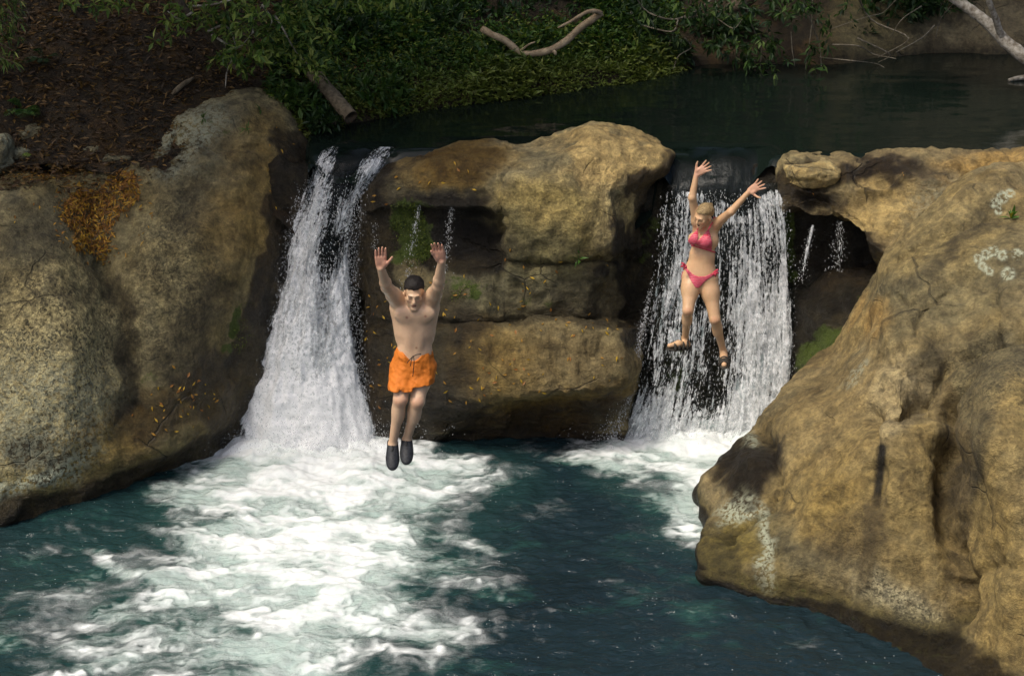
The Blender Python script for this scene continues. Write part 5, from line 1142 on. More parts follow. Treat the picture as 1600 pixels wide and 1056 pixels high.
# ================================================================== PEOPLE
class Field:
    """signed distance on a grid, built from blended round cones and ellipsoids"""
    def __init__(s, lo, hi, h):
        s.lo = np.asarray(lo, float); s.h = h; s.n = np.ceil((np.asarray(hi) - s.lo) / h).astype(int) + 1
        s.F = np.full(s.n, .2, np.float32)
    def block(s, lo, hi):
        a = np.clip(np.floor((np.asarray(lo) - s.lo) / s.h).astype(int), 0, s.n - 1); b = np.clip(np.ceil((np.asarray(hi) - s.lo) / s.h).astype(int) + 1, 1, s.n)
        ax = [(s.lo[i] + s.h * np.arange(a[i], b[i])).astype(np.float32) for i in range(3)]
        return tuple(slice(a[i], b[i]) for i in range(3)), ax[0][:, None, None], ax[1][None, :, None], ax[2][None, None, :]
    def put(s, sl, d, k, op='add'):
        f = s.F[sl]
        if op == 'add':
            h = np.clip(.5 + .5 * (f - d) / k, 0, 1); s.F[sl] = f + (d - f) * h - k * h * (1 - h)
        else:
            d = -d; h = np.clip(.5 - .5 * (f - d) / k, 0, 1); s.F[sl] = f + (d - f) * h + k * h * (1 - h)
    def cone(s, a, b, ra, rb, k=.02, op='add'):
        a, b = np.asarray(a, float), np.asarray(b, float); m = max(ra, rb) + 2.5 * k + .02
        sl, x, y, z = s.block(np.minimum(a, b) - m, np.maximum(a, b) + m)
        u = b - a; L2 = (u * u).sum() + 1e-12
        t = np.clip(((x - a[0]) * u[0] + (y - a[1]) * u[1] + (z - a[2]) * u[2]) / L2, 0, 1)
        d = np.sqrt((x - a[0] - t * u[0]) ** 2 + (y - a[1] - t * u[1]) ** 2 + (z - a[2] - t * u[2]) ** 2) - (ra + (rb - ra) * t)
        s.put(sl, d.astype(np.float32), k, op)
    def ell(s, c, r, R=None, k=.03, op='add'):
        c = np.asarray(c, float); r = np.asarray(r, float); m = r.max() + 2.5 * k + .02
        sl, x, y, z = s.block(c - m, c + m); R = np.eye(3) if R is None else R
        q = [((x - c[0]) * R[0, i] + (y - c[1]) * R[1, i] + (z - c[2]) * R[2, i]) / r[i] for i in range(3)]
        k0 = np.sqrt(q[0] ** 2 + q[1] ** 2 + q[2] ** 2); k1 = np.sqrt(sum((q[i] / r[i]) ** 2 for i in range(3))) + 1e-9
        s.put(sl, (k0 * (k0 - 1) / k1).astype(np.float32), k, op)
    def mesh(s, F=None):
        F = s.F if F is None else F
        S = F < 0; n = F.shape
        c = np.zeros(tuple(np.array(n) - 1), np.uint8)
        cs = [(i, j, k) for i in (0, 1) for j in (0, 1) for k in (0, 1)]
        for (i, j, k) in cs: c += S[i:n[0] - 1 + i, j:n[1] - 1 + j, k:n[2] - 1 + k]
        act = (c > 0) & (c < 8); I = np.argwhere(act); idx = np.full(act.shape, -1, np.int64); idx[act] = np.arange(len(I))
        val = np.stack([F[I[:, 0] + i, I[:, 1] + j, I[:, 2] + k] for (i, j, k) in cs], 1).astype(float); co = np.array(cs, float)
        acc = np.zeros((len(I), 3)); cnt = np.zeros(len(I))
        for p in range(8):
            for q in range(p + 1, 8):
                if np.abs(co[p] - co[q]).sum() != 1: continue
                m = (val[:, p] < 0) != (val[:, q] < 0); t = val[m, p] / (val[m, p] - val[m, q])
                acc[m] += co[p] + t[:, None] * (co[q] - co[p]); cnt[m] += 1
        V = s.lo + s.h * (I + acc / cnt[:, None]); faces = []
        for ax in range(3):
            o = [a for a in range(3) if a != ax]; d = np.zeros(3, int); d[ax] = 1
            A = S[tuple(slice(1, n[i] - 1) if i != ax else slice(0, n[i] - 1) for i in range(3))]; Bb = S[tuple(slice(1, n[i] - 1) if i != ax else slice(1, n[i]) for i in range(3))]
            E = np.argwhere(A != Bb); inside = A[tuple(E.T)]; base = E.copy(); base[:, o[0]] += 1; base[:, o[1]] += 1
            def cell(du, dv):
                g = base.copy(); g[:, o[0]] -= du; g[:, o[1]] -= dv; return idx[tuple(g.T)]
            f = np.stack([cell(0, 0), cell(1, 0), cell(1, 1), cell(0, 1)], 1); fl = inside if ax != 1 else ~inside
            f[fl] = f[fl][:, ::-1]; f = f[:, ::-1]; faces.append(f)
        return V, np.vstack(faces)[:, ::-1]
def relax(V, F, it=2):
    for _ in range(it):
        acc = np.zeros_like(V); cnt = np.zeros(len(V))
        for a, b in ((0, 1), (1, 2), (2, 3), (3, 0)):
            np.add.at(acc, F[:, a], V[F[:, b]]); np.add.at(acc, F[:, b], V[F[:, a]]); np.add.at(cnt, F[:, a], 1); np.add.at(cnt, F[:, b], 1)
        V = V * .5 + acc / np.maximum(cnt, 1)[:, None] * .5
    return V
def frame(z, y):
    """rotation with local z along `z` and local -y (front) as near `y` as possible"""
    z = unit(np.asarray(z, float)); f = unit(np.asarray(y, float) - z * np.dot(y, z)); x = np.cross(-f, z)
    return np.column_stack([x, -f, z])
def hand(fd, wrist, fingers, palm, side, sc=1.0, spread=.10, curl=.12, thumb=.75, k=.006):
    """side +1: thumb on local +x. local z along the fingers, palm towards local -y"""
    R = frame(fingers, palm); o = np.asarray(wrist, float); T = lambda p: o + R @ (np.array(p) * sc * np.array((side, 1, 1)))
    for x in (-.031, -.011, .011, .030): fd.cone(T((x * .62, .002, .010)), T((x, 0, .088)), .0135 * sc, .0115 * sc, .012)
    fd.ell(T((.002, -.002, .05)), np.array((.036, .013, .046)) * sc, R, .012); fd.ell(T((.026, -.010, .035)), np.array((.016, .014, .03)) * sc, R, .012)
    for x, ln, a in ((.031, .074, 1.0), (.0105, .083, .3), (-.0105, .077, -.45), (-.0305, .060, -1.3)):
        ang = spread * a; p = np.array((x, 0, .086)); d = 0.0
        for q, (f, r0, r1) in enumerate(((.44, .0098, .0090), (.32, .0090, .0082), (.26, .0082, .0068))):
            b = curl * (q + .6); dr = np.array((math.sin(ang) * math.cos(b), -math.sin(b), math.cos(ang) * math.cos(b))); e = p + dr * ln * f
            fd.cone(T(p), T(e), r0 * sc, r1 * sc, .0035); p = e
    p = np.array((.024, -.004, .020))
    for (ln, r0, r1, a) in ((.038, .0155, .0118, thumb), (.032, .0112, .0100, thumb * .85), (.026, .0100, .0075, thumb * .6)):
        e = p + np.array((math.sin(a), -.18, math.cos(a))) * ln; fd.cone(T(p), T(e), r0 * sc, r1 * sc, k); p = e
def head(fd, c, R, sc=1.0, female=False, mouth=0.0):
    c = np.asarray(c, float); T = lambda p: c + R @ (np.array(p) * sc); E = lambda p, r, k=.015, op='add': fd.ell(T(p), np.array(r) * sc, R, k, op)
    jw = .044 if female else .050
    E((0, .018, .035), (.074, .094, .083), .02); E((0, -.030, -.030), (.060, .062, .085), .025); E((0, -.040, -.076), (jw, .045, .042), .022)
    fd.cone(T((-.010, -.078, -.108)), T((.010, -.078, -.108)), .019 * sc, .019 * sc, .018)
    E((0, -.084, .012), (.050, .014, .012), .016); E((.040, -.066, -.026), (.022, .018, .020), .014); E((-.040, -.066, -.026), (.022, .018, .020), .014)
    for s in (1, -1): E((s * .031, -.100, -.004), (.019, .014, .011), .008, 'sub'); E((s * .031, -.079, -.006), (.014, .013, .010), .005)
    fd.cone(T((0, -.092, .002)), T((0, -.112, -.034)), .0085 * sc, .0125 * sc, .008); fd.cone(T((.012, -.100, -.038)), T((-.012, -.100, -.038)), .0085 * sc, .0085 * sc, .006)
    m = .010 * mouth
    if mouth: E((0, -.098, -.070), (.020, .020, .006 + m), .004, 'sub')
    E((0, -.092, -.061 + m * .4), (.023, .009, .0055), .004); E((0, -.090, -.074 - m), (.020, .010, .0065), .004)
    for s in (1, -1): E((s * .074, .012, -.012), (.009, .020, .032), .006)
def skin_material(name, base, rough=.40):
    m, nt, nd, lk, b, out = new_mat(name)
    co = nd.new('ShaderNodeNewGeometry').outputs['Position']; c = attrn(nt, 'skin').outputs['Color']
    c = mixc(nt, 1.0, c, mixc(nt, noisen(nt, co, 26, 4, .6), (.90, .87, .86), (1.10, 1.10, 1.10)), 'MULTIPLY'); lk.new(c, b.inputs['Base Color'])
    b.inputs['Roughness'].default_value = rough; b.inputs['Subsurface Weight'].default_value = .12; b.inputs['Subsurface Radius'].default_value = (.012, .005, .003); b.inputs['Subsurface Scale'].default_value = .6
    b.inputs['Specular IOR Level'].default_value = .45
    bp = nd.new('ShaderNodeBump'); bp.inputs['Strength'].default_value = .25; bp.inputs['Distance'].default_value = .01; lk.new(noisen(nt, co, 45, 4, .6), bp.inputs['Height']); lk.new(bp.outputs[0], b.inputs['Normal'])
    return m
def spot(col, V, c, r, colr, k=1.0, R=None, ex=None):
    d = V - np.asarray(c)
    if R is not None: d = (d @ R) / np.asarray(ex)
    else: d = d / r
    w_ = (1 - sstep(.6, 1.15, np.linalg.norm(d, axis=1))) * k; return col * (1 - w_[:, None]) + np.asarray(colr) * w_[:, None]
def face_paint(col, V, c, R, sc, brow, mouth=0):
    T = lambda p: np.asarray(c) + R @ (np.array(p) * sc)
    for s in (1, -1):
        col = spot(col, V, T((s * .032, -.094, .016)), 1, brow, .85, R, np.array((.022, .02, .0055)) * sc)
        col = spot(col, V, T((s * .031, -.090, -.008)), 1, (.05, .03, .02), .85, R, np.array((.015, .016, .0045)) * sc)
        col = spot(col, V, T((s * .031, -.090, .000)), 1, col.mean(0) * .7, .5, R, np.array((.026, .03, .016)) * sc)
        col = spot(col, V, T((s * .042, -.075, -.035)), 1, col.mean(0) * (1.05, .82, .8), .5, R, np.array((.026, .03, .022)) * sc)
    col = spot(col, V, T((0, -.095, -.067)), 1, (.30, .11, .085), .8, R, np.array((.024, .016, .012)) * sc)
    if mouth: col = spot(col, V, T((0, -.080, -.070)), 1, (.05, .012, .012), .95, R, np.array((.017, .016, .005 + .009 * mouth)) * sc)
    else: col = spot(col, V, T((0, -.095, -.067)), 1, (.10, .03, .025), .9, R, np.array((.021, .014, .0028)) * sc)
    return col
def cloth_material(name, c1, c2, stripes=False, rough=.75):
    m, nt, nd, lk, b, out = new_mat(name); co = nd.new('ShaderNodeNewGeometry').outputs['Position']
    n1 = noisen(nt, co, 40, 4, .6); c = mixc(nt, n1, c1, c2)
    if stripes:
        w_ = nd.new('ShaderNodeTexWave'); w_.inputs['Scale'].default_value = 24; w_.inputs['Distortion'].default_value = 5; w_.inputs['Detail'].default_value = 2; w_.inputs['Detail Scale'].default_value = 1.2
        w_.bands_direction = 'Z'; lk.new(co, w_.inputs['Vector']); c = mixc(nt, rampn(nt, w_.outputs['Fac'], .55, .8), c, (.60, .16, .20))
    lk.new(c, b.inputs['Base Color']); b.inputs['Roughness'].default_value = rough
    bp = nd.new('ShaderNodeBump'); bp.inputs['Strength'].default_value = .4; bp.inputs['Distance'].default_value = .01; lk.new(noisen(nt, co, 34, 3, .6, .5), bp.inputs['Height']); lk.new(bp.outputs[0], b.inputs['Normal'])
    return m
def hair_material(name, c1, c2, sc=(60, 60, 12)):
    m, nt, nd, lk, b, out = new_mat(name); co = nd.new('ShaderNodeNewGeometry').outputs['Position']
    n1 = noisen(nt, mapping(nt, co, sc), 3, 4, .7, .3); lk.new(mixc(nt, rampn(nt, n1, .3, .7), c1, c2), b.inputs['Base Color']); b.inputs['Roughness'].default_value = .5; b.inputs['Specular IOR Level'].default_value = .25
    bp = nd.new('ShaderNodeBump'); bp.inputs['Strength'].default_value = .6; bp.inputs['Distance'].default_value = .01; lk.new(n1, bp.inputs['Height']); lk.new(bp.outputs[0], b.inputs['Normal'])
    return m
def part(name, fd, mat, parent, F=None, rl=2, cols=None, paint=None):
    V, Q = fd.mesh(F); V = relax(V, Q, rl); cc = None
    if paint is not None: cc = dict(skin=paint(V))
    o = mesh_np(name, V, Q, mat, cols=cc); adopt(o, parent); return o, V

# ------------------------------------------------------------------ man in orange shorts
MD = 15.2
def J(x, y, off=0.0): return P(x, y, MD + off)
sR, sL = J(622, 468, .00), J(674, 467, .00)              # shoulders (image left, image right)
eR, eL = J(604.5, 449, -.20), J(684.5, 447, -.20); wR, wL = J(595, 419, -.36), J(690.5, 408, -.36)
hpR, hpL = J(630, 576, .03), J(661, 573, .03); kR, kL = J(625.5, 624, -.13), J(652.5, 627, -.11); aR, aL = J(613.5, 694, -.06), J(635.5, 687, -.02)
man = empty('person', tuple(J(646, 575))); tag(man, 'man in orange swim shorts jumping with both arms raised, palms forward', 'person')
lo = np.minimum.reduce([sR, wL, kR, aR, wR]) - .35; hi = np.maximum.reduce([sR, sL, wL, hpL, aL, wR]) + .35
lo[0] = min(lo[0], wR[0] - .14); hi[0] = wL[0] + .16; lo[1] = wR[1] - .16; hi[1] = J(646, 575)[1] + .24; lo[2] = aR[2] - .22; hi[2] = wL[2] + .26
fd = Field(lo, hi, .0055)
RT = frame(J(648, 480) - J(648, 560, .03), (0, -1, -.05))
fd.ell(J(646, 572, .03), (.158, .108, .13), RT, .05); fd.ell(J(648, 548, .02), (.140, .098, .14), RT, .06); fd.ell(J(648, 517, .02), (.152, .108, .14), RT, .05); fd.ell(J(648, 494, .02), (.168, .108, .13), RT, .05)
fd.cone(J(625, 478, .03), J(671, 477, .03), .075, .075, .05)
for s, x in ((-1, 632), (1, 664)): fd.ell(J(x, 491, -.066), (.080, .034, .062), RT, .04)               # chest
for s in (-1, 1):
    fd.cone(J(648 + s * 25, 482, .04), J(648 + s * 22, 528, .04), .058, .035, .05)                       # back muscles
    fd.ell(J(648 + s * 7, 532, -.060), (.034, .022, .085), RT, .025)                                      # belly muscles
fd.cone(J(648, 482, .02), J(648, 466, -.015), .064, .058, .035)                                          # neck
for a, e, w_ in ((sR, eR, wR), (sL, eL, wL)):
    sh = a * .75 + J(648, 484, .02) * .25
    fd.cone(J(648, 480, .03), a, .055, .056, .04); fd.ell(a + (e - a) * .12, (.060, .060, .060), None, .035)
    fd.cone(a, e, .062, .046, .03); fd.ell(a + (e - a) * .45 + (0, .01, -.010), (.058, .058, .058), None, .03); fd.cone(e, w_, .047, .030, .012); fd.ell(e + (w_ - e) * .25, (.047, .047, .047), None, .015)
for a, k_, an in ((hpR, kR, aR), (hpL, kL, aL)):
    fd.cone(a, k_, .080, .054, .04); fd.ell(a + (k_ - a) * .35 + (0, -.005, .0), (.078, .078, .10), None, .04)
    fd.cone(k_, an, .050, .033, .03); fd.ell(k_ + (an - k_) * .27 + (0, .016, 0), (.051, .050, .11), None, .03)
    fd.cone(an, an + (0, -.04, -.09), .040, .036, .02)
hd = J(647, 456.5, -.05); RH = frame((.02, -.22, .97), (.03, -.97, -.24)); head(fd, hd, RH, .99)
hand(fd, wR, J(594.5, 385, -.40) - wR, (.10, -.9, .0), 1, 1.10, .05, .06, .72); hand(fd, wL, J(681.5, 378, -.42) - wL, (-.15, -.9, .0), -1, 1.10, .07, .10, .30)
SKIN = np.array((.62, .425, .27))
def man_paint(V):
    col = np.tile(SKIN, (len(V), 1)); col = col * (1 + .05 * fbm(V, 6, 3, 3)[:, None])
    for x, y in ((635.5, 497), (665, 495)): col = spot(col, V, J(x, y, -.11), .016, (.30, .12, .08), .85)
    col = spot(col, V, J(650.5, 544, -.085), .012, (.22, .10, .06), .8)
    for c in (wR + (J(594.5, 385, -.40) - wR) * .55, wL + (J(681.5, 378, -.42) - wL) * .55): col = spot(col, V, c, .115, (.60, .29, .20), .75)
    for c in (kR, kL): col = spot(col, V, c + (0, -.05, 0), .06, (.58, .30, .19), .5)
    for c in (J(623, 480, -.02), J(673, 480, -.02)): col = spot(col, V, c, .035, (.30, .18, .11), .6)  # armpits: shade under the raised arms painted into the skin
    hair = np.exp(-((V[:, 0] - J(648, 505)[0]) / .05) ** 2 - ((V[:, 2] - J(648, 505)[2]) / .08) ** 2); col = col * (1 - .12 * hair[:, None])
    col = face_paint(col, V, hd, RH, .99, (.04, .025, .018))
    return np.clip(col, 0, 1)
part('body', fd, skin_material('skin_man', SKIN), man, paint=man_paint)
BODY = fd.F.copy()
# shorts
fs = Field(np.minimum(hpR, kR) - .25, np.maximum(hpL, hpL) + .25, .0055)
fs.ell(J(646, 572, .03), (.160, .120, .125), RT, .05); fs.ell(J(647, 552, .025), (.150, .114, .085), RT, .05)
cut = []; midx0 = ((hpR + hpL) / 2)[0]
for a, k_, hem in ((hpR, kR, .66), (hpL, kL, .50)):
    u = k_ - a; fs.cone(a + u * .0, a + u * (hem + .12), .102, .100, .05); cut.append((a + u * hem, unit(unit(u) * .45 + np.array((.05 if a[0] < midx0 else .12, 0, -1)))))
x_, y_, z_ = [fs.lo[i] + fs.h * np.arange(fs.n[i]) for i in range(3)]
Pg = np.stack(np.meshgrid(x_, y_, z_, indexing='ij'), -1).reshape(-1, 3)
fold = .007 * fbm(Pg * np.array((1.6, 1, 1.2)), 8, 3, 12) + .007 * ridged(Pg * np.array((1.0, 1, 1.5)) + Pg[:, :1] * .6, 10, 2, 14)
G = fs.F.reshape(-1) - fold.astype(np.float32)
midx = ((hpR + hpL) / 2)[0]
for k, (c, u) in enumerate(cut):
    side = (Pg[:, 0] < midx - .0) if k == 0 else (Pg[:, 0] >= midx - .0); h = (Pg - c) @ u + .012 * fbm(Pg, 8, 2, 17)
    G = np.where(side, np.maximum(G, h), G)
wc = J(646, 554, -.02); up_ = unit(np.array((0.02, -.25, .97))); G = np.maximum(G, (Pg - wc) @ up_ - .10 + .115 * np.exp(-((Pg[:, 0] - wc[0]) / .10) ** 2))   # low slung waistband, dipping in front
for k, (a, k_, hem) in enumerate(((hpR, kR, .66), (hpL, kL, .50))):                                        # open legs
    u = k_ - a; t = np.clip(((Pg - a) @ u) / (u @ u), hem - .10, 1.3); d = np.linalg.norm(Pg - a - t[:, None] * u, axis=1) - .090; G = np.where(((Pg - a) @ u) / (u @ u) > hem - .14, np.maximum(G, -d), G)
V, Q = fs.mesh(G.reshape(fs.n).astype(np.float32)); V = relax(V, Q, 1)
sh_o = mesh_np('swim_shorts', V, Q, cloth_material('orange_cloth', (.52, .135, .006), (.64, .18, .010))); adopt(sh_o, man)
blk = simple_mat('black_cord', (.01, .01, .01), (.03, .03, .03), 40, .7, 0)
parts = []
for pth in ([(645, 556), (643, 563), (641, 572)], [(646, 556), (647, 565), (646, 578), (645, 588)], [(645, 557), (651, 554), (658, 553)], [(645, 557), (640, 562), (636, 567)]):
    parts.append(tube(smooth_path([J(a, b, -.135 + .002 * i) for i, (a, b) in enumerate(pth)], 10), .0035, 5))
Vc, Fc = merge(parts); adopt(adopt(fix_tri_quads('drawstring', Vc, Fc, blk), man), man)
# short dark hair: a cap over the skull
def hair_cap(nm, c, R, sc, mat, parent, seed, hl, thick=1.0, extra=None):
    f = Field(c - .19, c + .19, .0045); T = lambda p: c + R @ (np.array(p) * sc)
    f.ell(T((0, .022, .038)), np.array((.081, .100, .086)) * sc * thick, R, .01)
    if extra: extra(f, T, R)
    x_, y_, z_ = [f.lo[i] + f.h * np.arange(f.n[i]) for i in range(3)]; Pg = np.stack(np.meshgrid(x_, y_, z_, indexing='ij'), -1).reshape(-1, 3); q = ((Pg - c) @ R) / sc
    G = f.F.reshape(-1) - (.0045 * fbm(Pg, 20, 3, seed)).astype(np.float32)
    line = hl(q) + .009 * fbm(Pg, 26, 3, seed + 3); G = np.maximum(G, line.astype(np.float32))
    inner = (np.linalg.norm((q - np.array((0, .018, .035))) / np.array((.066, .086, .075)), axis=1) - 1) * .075 * sc; G = np.maximum(G, -inner)
    V, Q = f.mesh(G.reshape(f.n).astype(np.float32)); V = relax(V, Q, 1); o = mesh_np(nm, V, Q, mat); adopt(o, parent); return o
def hl_man(q): return np.maximum(-(q[:, 2] - (.062 - .62 * np.clip(q[:, 1] + .045, 0, .2) + .25 * np.clip(np.abs(q[:, 0]) - .055, 0, 1) * -2)), -9)
hair_cap('hair', hd, RH, .99, hair_material('dark_hair', (.004, .003, .0025), (.016, .012, .009), (40, 40, 40)), man, 5, hl_man, thick=1.03)
# black water shoes
shoe_m = simple_mat('neoprene', (.010, .011, .013), (.030, .033, .038), 60, .55, .25)
sole_m = simple_mat('rubber_sole', (.006, .006, .006), (.018, .018, .018), 60, .6, .2)
for an, toe, ball in ((aR, J(613, 727, -.24), J(613, 717, -.19)), (aL, J(634.8, 717.5, -.20), J(635, 708, -.15))):
    f = Field(np.minimum(an, toe) - .13, np.maximum(an, toe) + .13, .005)
    u = unit(toe - an); R = frame(u, (0, -.55, .83)); L = np.linalg.norm(toe - an); T = lambda p: an + R @ np.array(p)
    f.cone(T((0, .0, -.015)), T((0, .035, .05)), .045, .045, .02); f.cone(T((0, .045, -.02)), T((0, .040, L * .5)), .040, .046, .02)
    f.ell(T((0, .030, L * .72)), (.052, .034, .085), R, .03); f.ell(T((0, .02, L * .45)), (.043, .040, .09), R, .03)
    x_, y_, z_ = [f.lo[i] + f.h * np.arange(f.n[i]) for i in range(3)]; Pg = np.stack(np.meshgrid(x_, y_, z_, indexing='ij'), -1).reshape(-1, 3); q = (Pg - an) @ R
    G = np.maximum(f.F.reshape(-1), (-.030 - q[:, 2] + .0 * q[:, 1]).astype(np.float32)); G1 = np.maximum(G, (q[:, 1] - .060).astype(np.float32))
    V, Q = f.mesh(G1.reshape(f.n).astype(np.float32)); so_ = mesh_np('water_shoe', relax(V, Q, 1), Q, shoe_m); adopt(so_, man)
    G2 = np.maximum(np.maximum(G - .004, (.050 - q[:, 1]).astype(np.float32)), (q[:, 1] - .068).astype(np.float32)); V, Q = f.mesh(G2.reshape(f.n).astype(np.float32))
    so2 = mesh_np('sole', relax(V, Q, 1), Q, sole_m); so2.parent = so_
    Vt, Ft = tube(smooth_path([T((0, -.022, .035)), T((0, -.030, .05)), T((0, -.022, .085))], 8), .007, 6); tb = fix_tri_quads('pull_tab', Vt, Ft, sole_m); tb.parent = so_

# ------------------------------------------------------------------ woman in red bikini
WD = 17.6
def K(x, y, off=0.0): return P(x, y, WD + off)
sR, sL = K(1089, 347, .02), K(1119, 350, .02); eR, eL = K(1081.5, 309, -.06), K(1142, 331, -.16); wR, wL = K(1088, 272.5, -.04), K(1170.5, 299.5, -.18)
hpR, hpL = K(1080, 437, .02), K(1107, 438, .02); kR, kL = K(1075, 485, -.14), K(1117, 499, -.12); aR, aL = K(1070.5, 528, .06), K(1130.5, 550, .04)
woman = empty('person', tuple(K(1094, 437))); tag(woman, 'laughing woman in a red striped bikini leaping with arms flung up and legs apart', 'person')
lo = np.array((K(1040, 400)[0] - .06, WD - .52, aL[2] - .26)); hi = np.array((K(1198, 300)[0] + .06, WD + .30, wR[2] + .26))
fd = Field(lo, hi, .0052); RT = frame(K(1104, 352, .03) - K(1094, 438, .03), (-.30, -.95, -.05))
fd.ell(K(1094, 433, .03), (.158, .105, .105), RT, .05); fd.ell(K(1094.5, 420, .03), (.138, .092, .10), RT, .05); fd.ell(K(1097, 400, .03), (.118, .082, .13), RT, .05); fd.ell(K(1101, 374, .035), (.130, .086, .11), RT, .04)
fd.cone(K(1091, 356, .04), K(1116, 356, .04), .052, .052, .04)
cR, cL = K(1085.5, 373, -.062), K(1102, 377, -.075)
for c in (cR, cL): fd.ell(c, (.060, .048, .058), RT, .03)
fd.cone(K(1104, 356, .03), K(1101, 344, -.005), .050, .045, .03)
for a, e, w_ in ((sR, eR, wR), (sL, eL, wL)):
    fd.cone(K(1104, 357, .03), a, .045, .044, .035); fd.ell(a + (e - a) * .1, (.047, .047, .047), None, .03)
    fd.cone(a, e, .045, .034, .02); fd.cone(e, w_, .0345, .022, .018)
for a, k_, an in ((hpR, kR, aR), (hpL, kL, aL)):
    fd.cone(a, k_, .085, .049, .035); fd.ell(a + (k_ - a) * .3, (.080, .080, .10), None, .04)
    fd.cone(k_, an, .046, .029, .02); fd.ell(k_ + (an - k_) * .27 + (0, .016, 0), (.044, .044, .09), None, .03)
for s in (-1, 1): fd.ell(K(1094 + s * 10, 432, .10), (.085, .07, .085), RT, .04)
tR, tL = K(1046, 540, -.06), K(1131.5, 570, -.17)
fd.cone(aR, K(1072, 537, .03), .034, .030, .02); fd.cone(K(1074, 538, .05), K(1060, 537, -.02), .030, .030, .02); fd.cone(K(1060, 537, -.02), tR, .030, .020, .02)
fd.cone(aL, K(1131, 557, -.03), .034, .034, .02); fd.cone(K(1131, 557, -.02), tL, .034, .024, .02)
wh = K(1099.5, 337, -.045); RH = frame((-.10, -.30, .95), (-.72, -.68, -.42)); head(fd, wh, RH, .89, True, 1.0)
hand(fd, wR, K(1105, 260, -.06) - wR, (-.15, -.95, .2), -1, .94, .26, .10, .9); hand(fd, wL, K(1193.5, 285, -.22) - wL, (-.1, -.95, .2), 1, .94, .30, .08, 1.25)
SKW = np.array((.59, .375, .205))
def woman_paint(V):
    col = np.tile(SKW, (len(V), 1)); col = col * (1 + .05 * fbm(V, 6, 3, 8)[:, None])
    for c in (wR + (K(1105, 260, -.06) - wR) * .55, wL + (K(1193.5, 285, -.22) - wL) * .55): col = spot(col, V, c, .10, (.62, .34, .24), .7)
    col = spot(col, V, K(1081.5, 416.5, -.07), .011, (.25, .12, .06), .8)
    for c in (kR, kL): col = spot(col, V, c + (0, -.05, 0), .05, (.54, .27, .15), .5)
    return np.clip(face_paint(col, V, wh, RH, .89, (.16, .09, .04), 1.0), 0, 1)
part('body', fd, skin_material('skin_woman', SKW), woman, paint=woman_paint)
BK = cloth_material('red_striped_cloth', (.50, .030, .060), (.60, .055, .095), True, .6)
RED = cloth_material('red_cloth', (.48, .025, .055), (.58, .05, .09), False, .6)
x_, y_, z_ = [fd.lo[i] + fd.h * np.arange(fd.n[i]) for i in range(3)]
def shell(nm, lo_, hi_, region, th=.006, mat=BK, front=None):
    a = np.clip(((np.asarray(lo_) - fd.lo) / fd.h).astype(int), 0, fd.n - 2); b = np.clip(((np.asarray(hi_) - fd.lo) / fd.h).astype(int) + 2, 2, fd.n)
    sub = fd.F[a[0]:b[0], a[1]:b[1], a[2]:b[2]]; f = Field.__new__(Field); f.lo = fd.lo + a * fd.h; f.h = fd.h; f.n = np.array(sub.shape)
    Pg = np.stack(np.meshgrid(x_[a[0]:b[0]], y_[a[1]:b[1]], z_[a[2]:b[2]], indexing='ij'), -1).reshape(-1, 3)
    G = np.maximum(np.abs(sub.reshape(-1) - th * .4) - th * .6, region(Pg)).reshape(sub.shape).astype(np.float32)
    V, Q = f.mesh(G); o = mesh_np(nm, relax(V, Q, 1), Q, mat); adopt(o, woman); return o
def poly_region(poly, back):
    def f(Pg):
        X, Y, _ = proj(Pg); d = seg_dist(X, Y, list(poly) + [poly[0]]) / 173.0
        return np.maximum(np.where(in_poly(X, Y, poly), -d, d), Pg[:, 1] - back)
    return f
shell('bikini_cup', cR - .14, cR + (.12, .08, .16), poly_region([(1090, 359), (1081, 366), (1074, 377), (1076, 382), (1085, 383.5), (1090, 379), (1091.5, 368)], WD + .03))
shell('bikini_cup', cL - .16, cL + (.16, .10, .18), poly_region([(1107.5, 357), (1098, 368), (1087.5, 379.5), (1088, 383), (1100, 389), (1112, 393), (1113, 380), (1110, 366)], WD + .03))
def band(Pg):
    X, Y, _ = proj(Pg); yl = 382 + (X - 1076) * .30; return np.maximum(np.abs(Y - yl) / 173. - .007, -9)
shell('bikini_band', K(1070, 410, -.25), K(1125, 365, .25), band, .006, RED)
def strap_tube(pts, r, nm, par=woman, mat=RED):
    V, F = tube(smooth_path(pts, 14), r, 6); return adopt(fix_tri_quads(nm, V, F, mat), par)
strap_tube([K(1107, 359, -.085), K(1110.5, 352, -.06), K(1114.5, 346, .0), K(1112, 345, .06)], .006, 'halter_strap'); strap_tube([K(1089.5, 359, -.08), K(1093, 352, -.055), K(1097, 346, -.02)], .005, 'halter_strap')
Vb, Fb = merge([tube(smooth_path([K(1113, 345, .04), K(1117, 342, .02), K(1121, 346, .03), K(1117, 349, .03)], 10), np.array([.01, .014, .018, .02, .02, .018, .016, .014, .012, .008]), 6)]); adopt(fix_tri_quads('neck_knot', Vb, Fb, RED), woman)
BR = [(1069, 413), (1075, 421), (1083, 428.5), (1092, 432), (1102, 431.5), (1112, 427), (1118, 423.5), (1121, 428), (1112, 432.5), (1103, 439), (1096, 446), (1092, 450.5), (1086, 449), (1079, 438), (1072, 424), (1068, 417)]
def brief(Pg):
    d = poly_region(BR, WD + .06)(Pg); X, Y, _ = proj(Pg)
    return np.where(Pg[:, 1] < WD + .06, d, np.maximum(424 - Y, Y - 452) / 173.)
shell('bikini_brief', K(1062, 462, -.3), K(1128, 400, .3), brief)
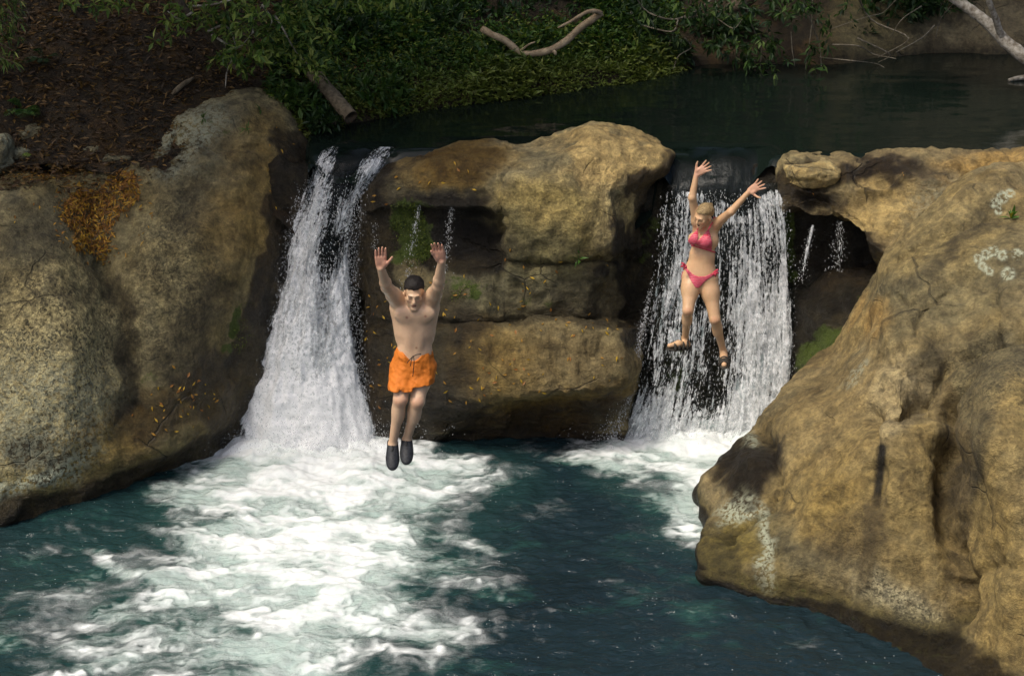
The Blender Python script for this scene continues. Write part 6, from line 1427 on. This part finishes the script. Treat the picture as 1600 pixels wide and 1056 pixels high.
for nm, c, s in (('tie', K(1070.5, 414, -.06), -1), ('tie', K(1116, 424.5, -.09), 1)):
    pr = []
    for dx, dz in ((.036, .022), (.040, -.015), (.014, -.045), (-.010, -.03)):
        pr.append(tube(smooth_path([c, c + (s * dx * .5, -.03, dz * .5 + .01), c + (s * dx, -.01, dz)], 8), np.array([.006, .008, .010, .011, .011, .010, .008, .004]), 6))
    Vb, Fb = merge(pr); adopt(fix_tri_quads(nm, Vb, Fb, RED), woman)
def bun(f, T, R): f.ell(T((.0, .112, .055)), np.array((.027, .026, .028)), R, .008)
def hl_woman(q): return np.maximum(-(q[:, 2] - (.066 - .30 * np.clip(q[:, 1] + .070, 0, .05) - .85 * np.clip(q[:, 1] + .020, 0, .12))), -9) - .0
hair_cap('hair', wh, RH, .89, hair_material('blond_hair', (.13, .085, .035), (.40, .29, .14), (30, 30, 60)), woman, 9, hl_woman, thick=1.05, extra=bun)
# sandals
SAND = simple_mat('sandal', (.018, .016, .013), (.055, .048, .036), 40, .7, .3)
for an, heel, toe, upv in ((aR, K(1078, 541, .06), K(1044, 543, -.07), (.1, -.25, 1)), (aL, K(1131, 560, .01), K(1131.8, 573, -.20), (0, -.45, .9))):
    f = Field(np.minimum(heel, toe) - .11, np.maximum(heel, toe) + .11, .005); u = toe - heel; R = frame(u, np.array(upv)); L = np.linalg.norm(u); T = lambda p: heel + R @ np.array(p)
    f.ell(T((0, .014, L * .32)), (.036, .013, L * .45), R, .02); f.ell(T((0, .014, L * .72)), (.044, .013, L * .36), R, .02)
    V, Q = f.mesh(); s1 = mesh_np('sandal', relax(V, Q, 1), Q, SAND); adopt(s1, woman)
    pr = []
    for zf, w_ in ((.22, .038), (.42, .041), (.60, .043), (.78, .043)):
        th = np.linspace(0, math.pi, 12); pr.append(tube(np.array([T((math.cos(t) * w_, .012 - math.sin(t) * (.072 - .03 * zf), L * zf)) for t in th]), .014, 6))
    th = np.linspace(0, 2 * math.pi, 18); pr2 = [tube(np.array([an + R @ np.array((math.cos(t) * .040, math.sin(t) * .040 - .012, .0)) + (0, 0, -.03) for t in th]), .008, 6)]
    for q_ in pr + pr2:
        so2 = fix_tri_quads('strap', q_[0], q_[1], SAND); so2.parent = s1
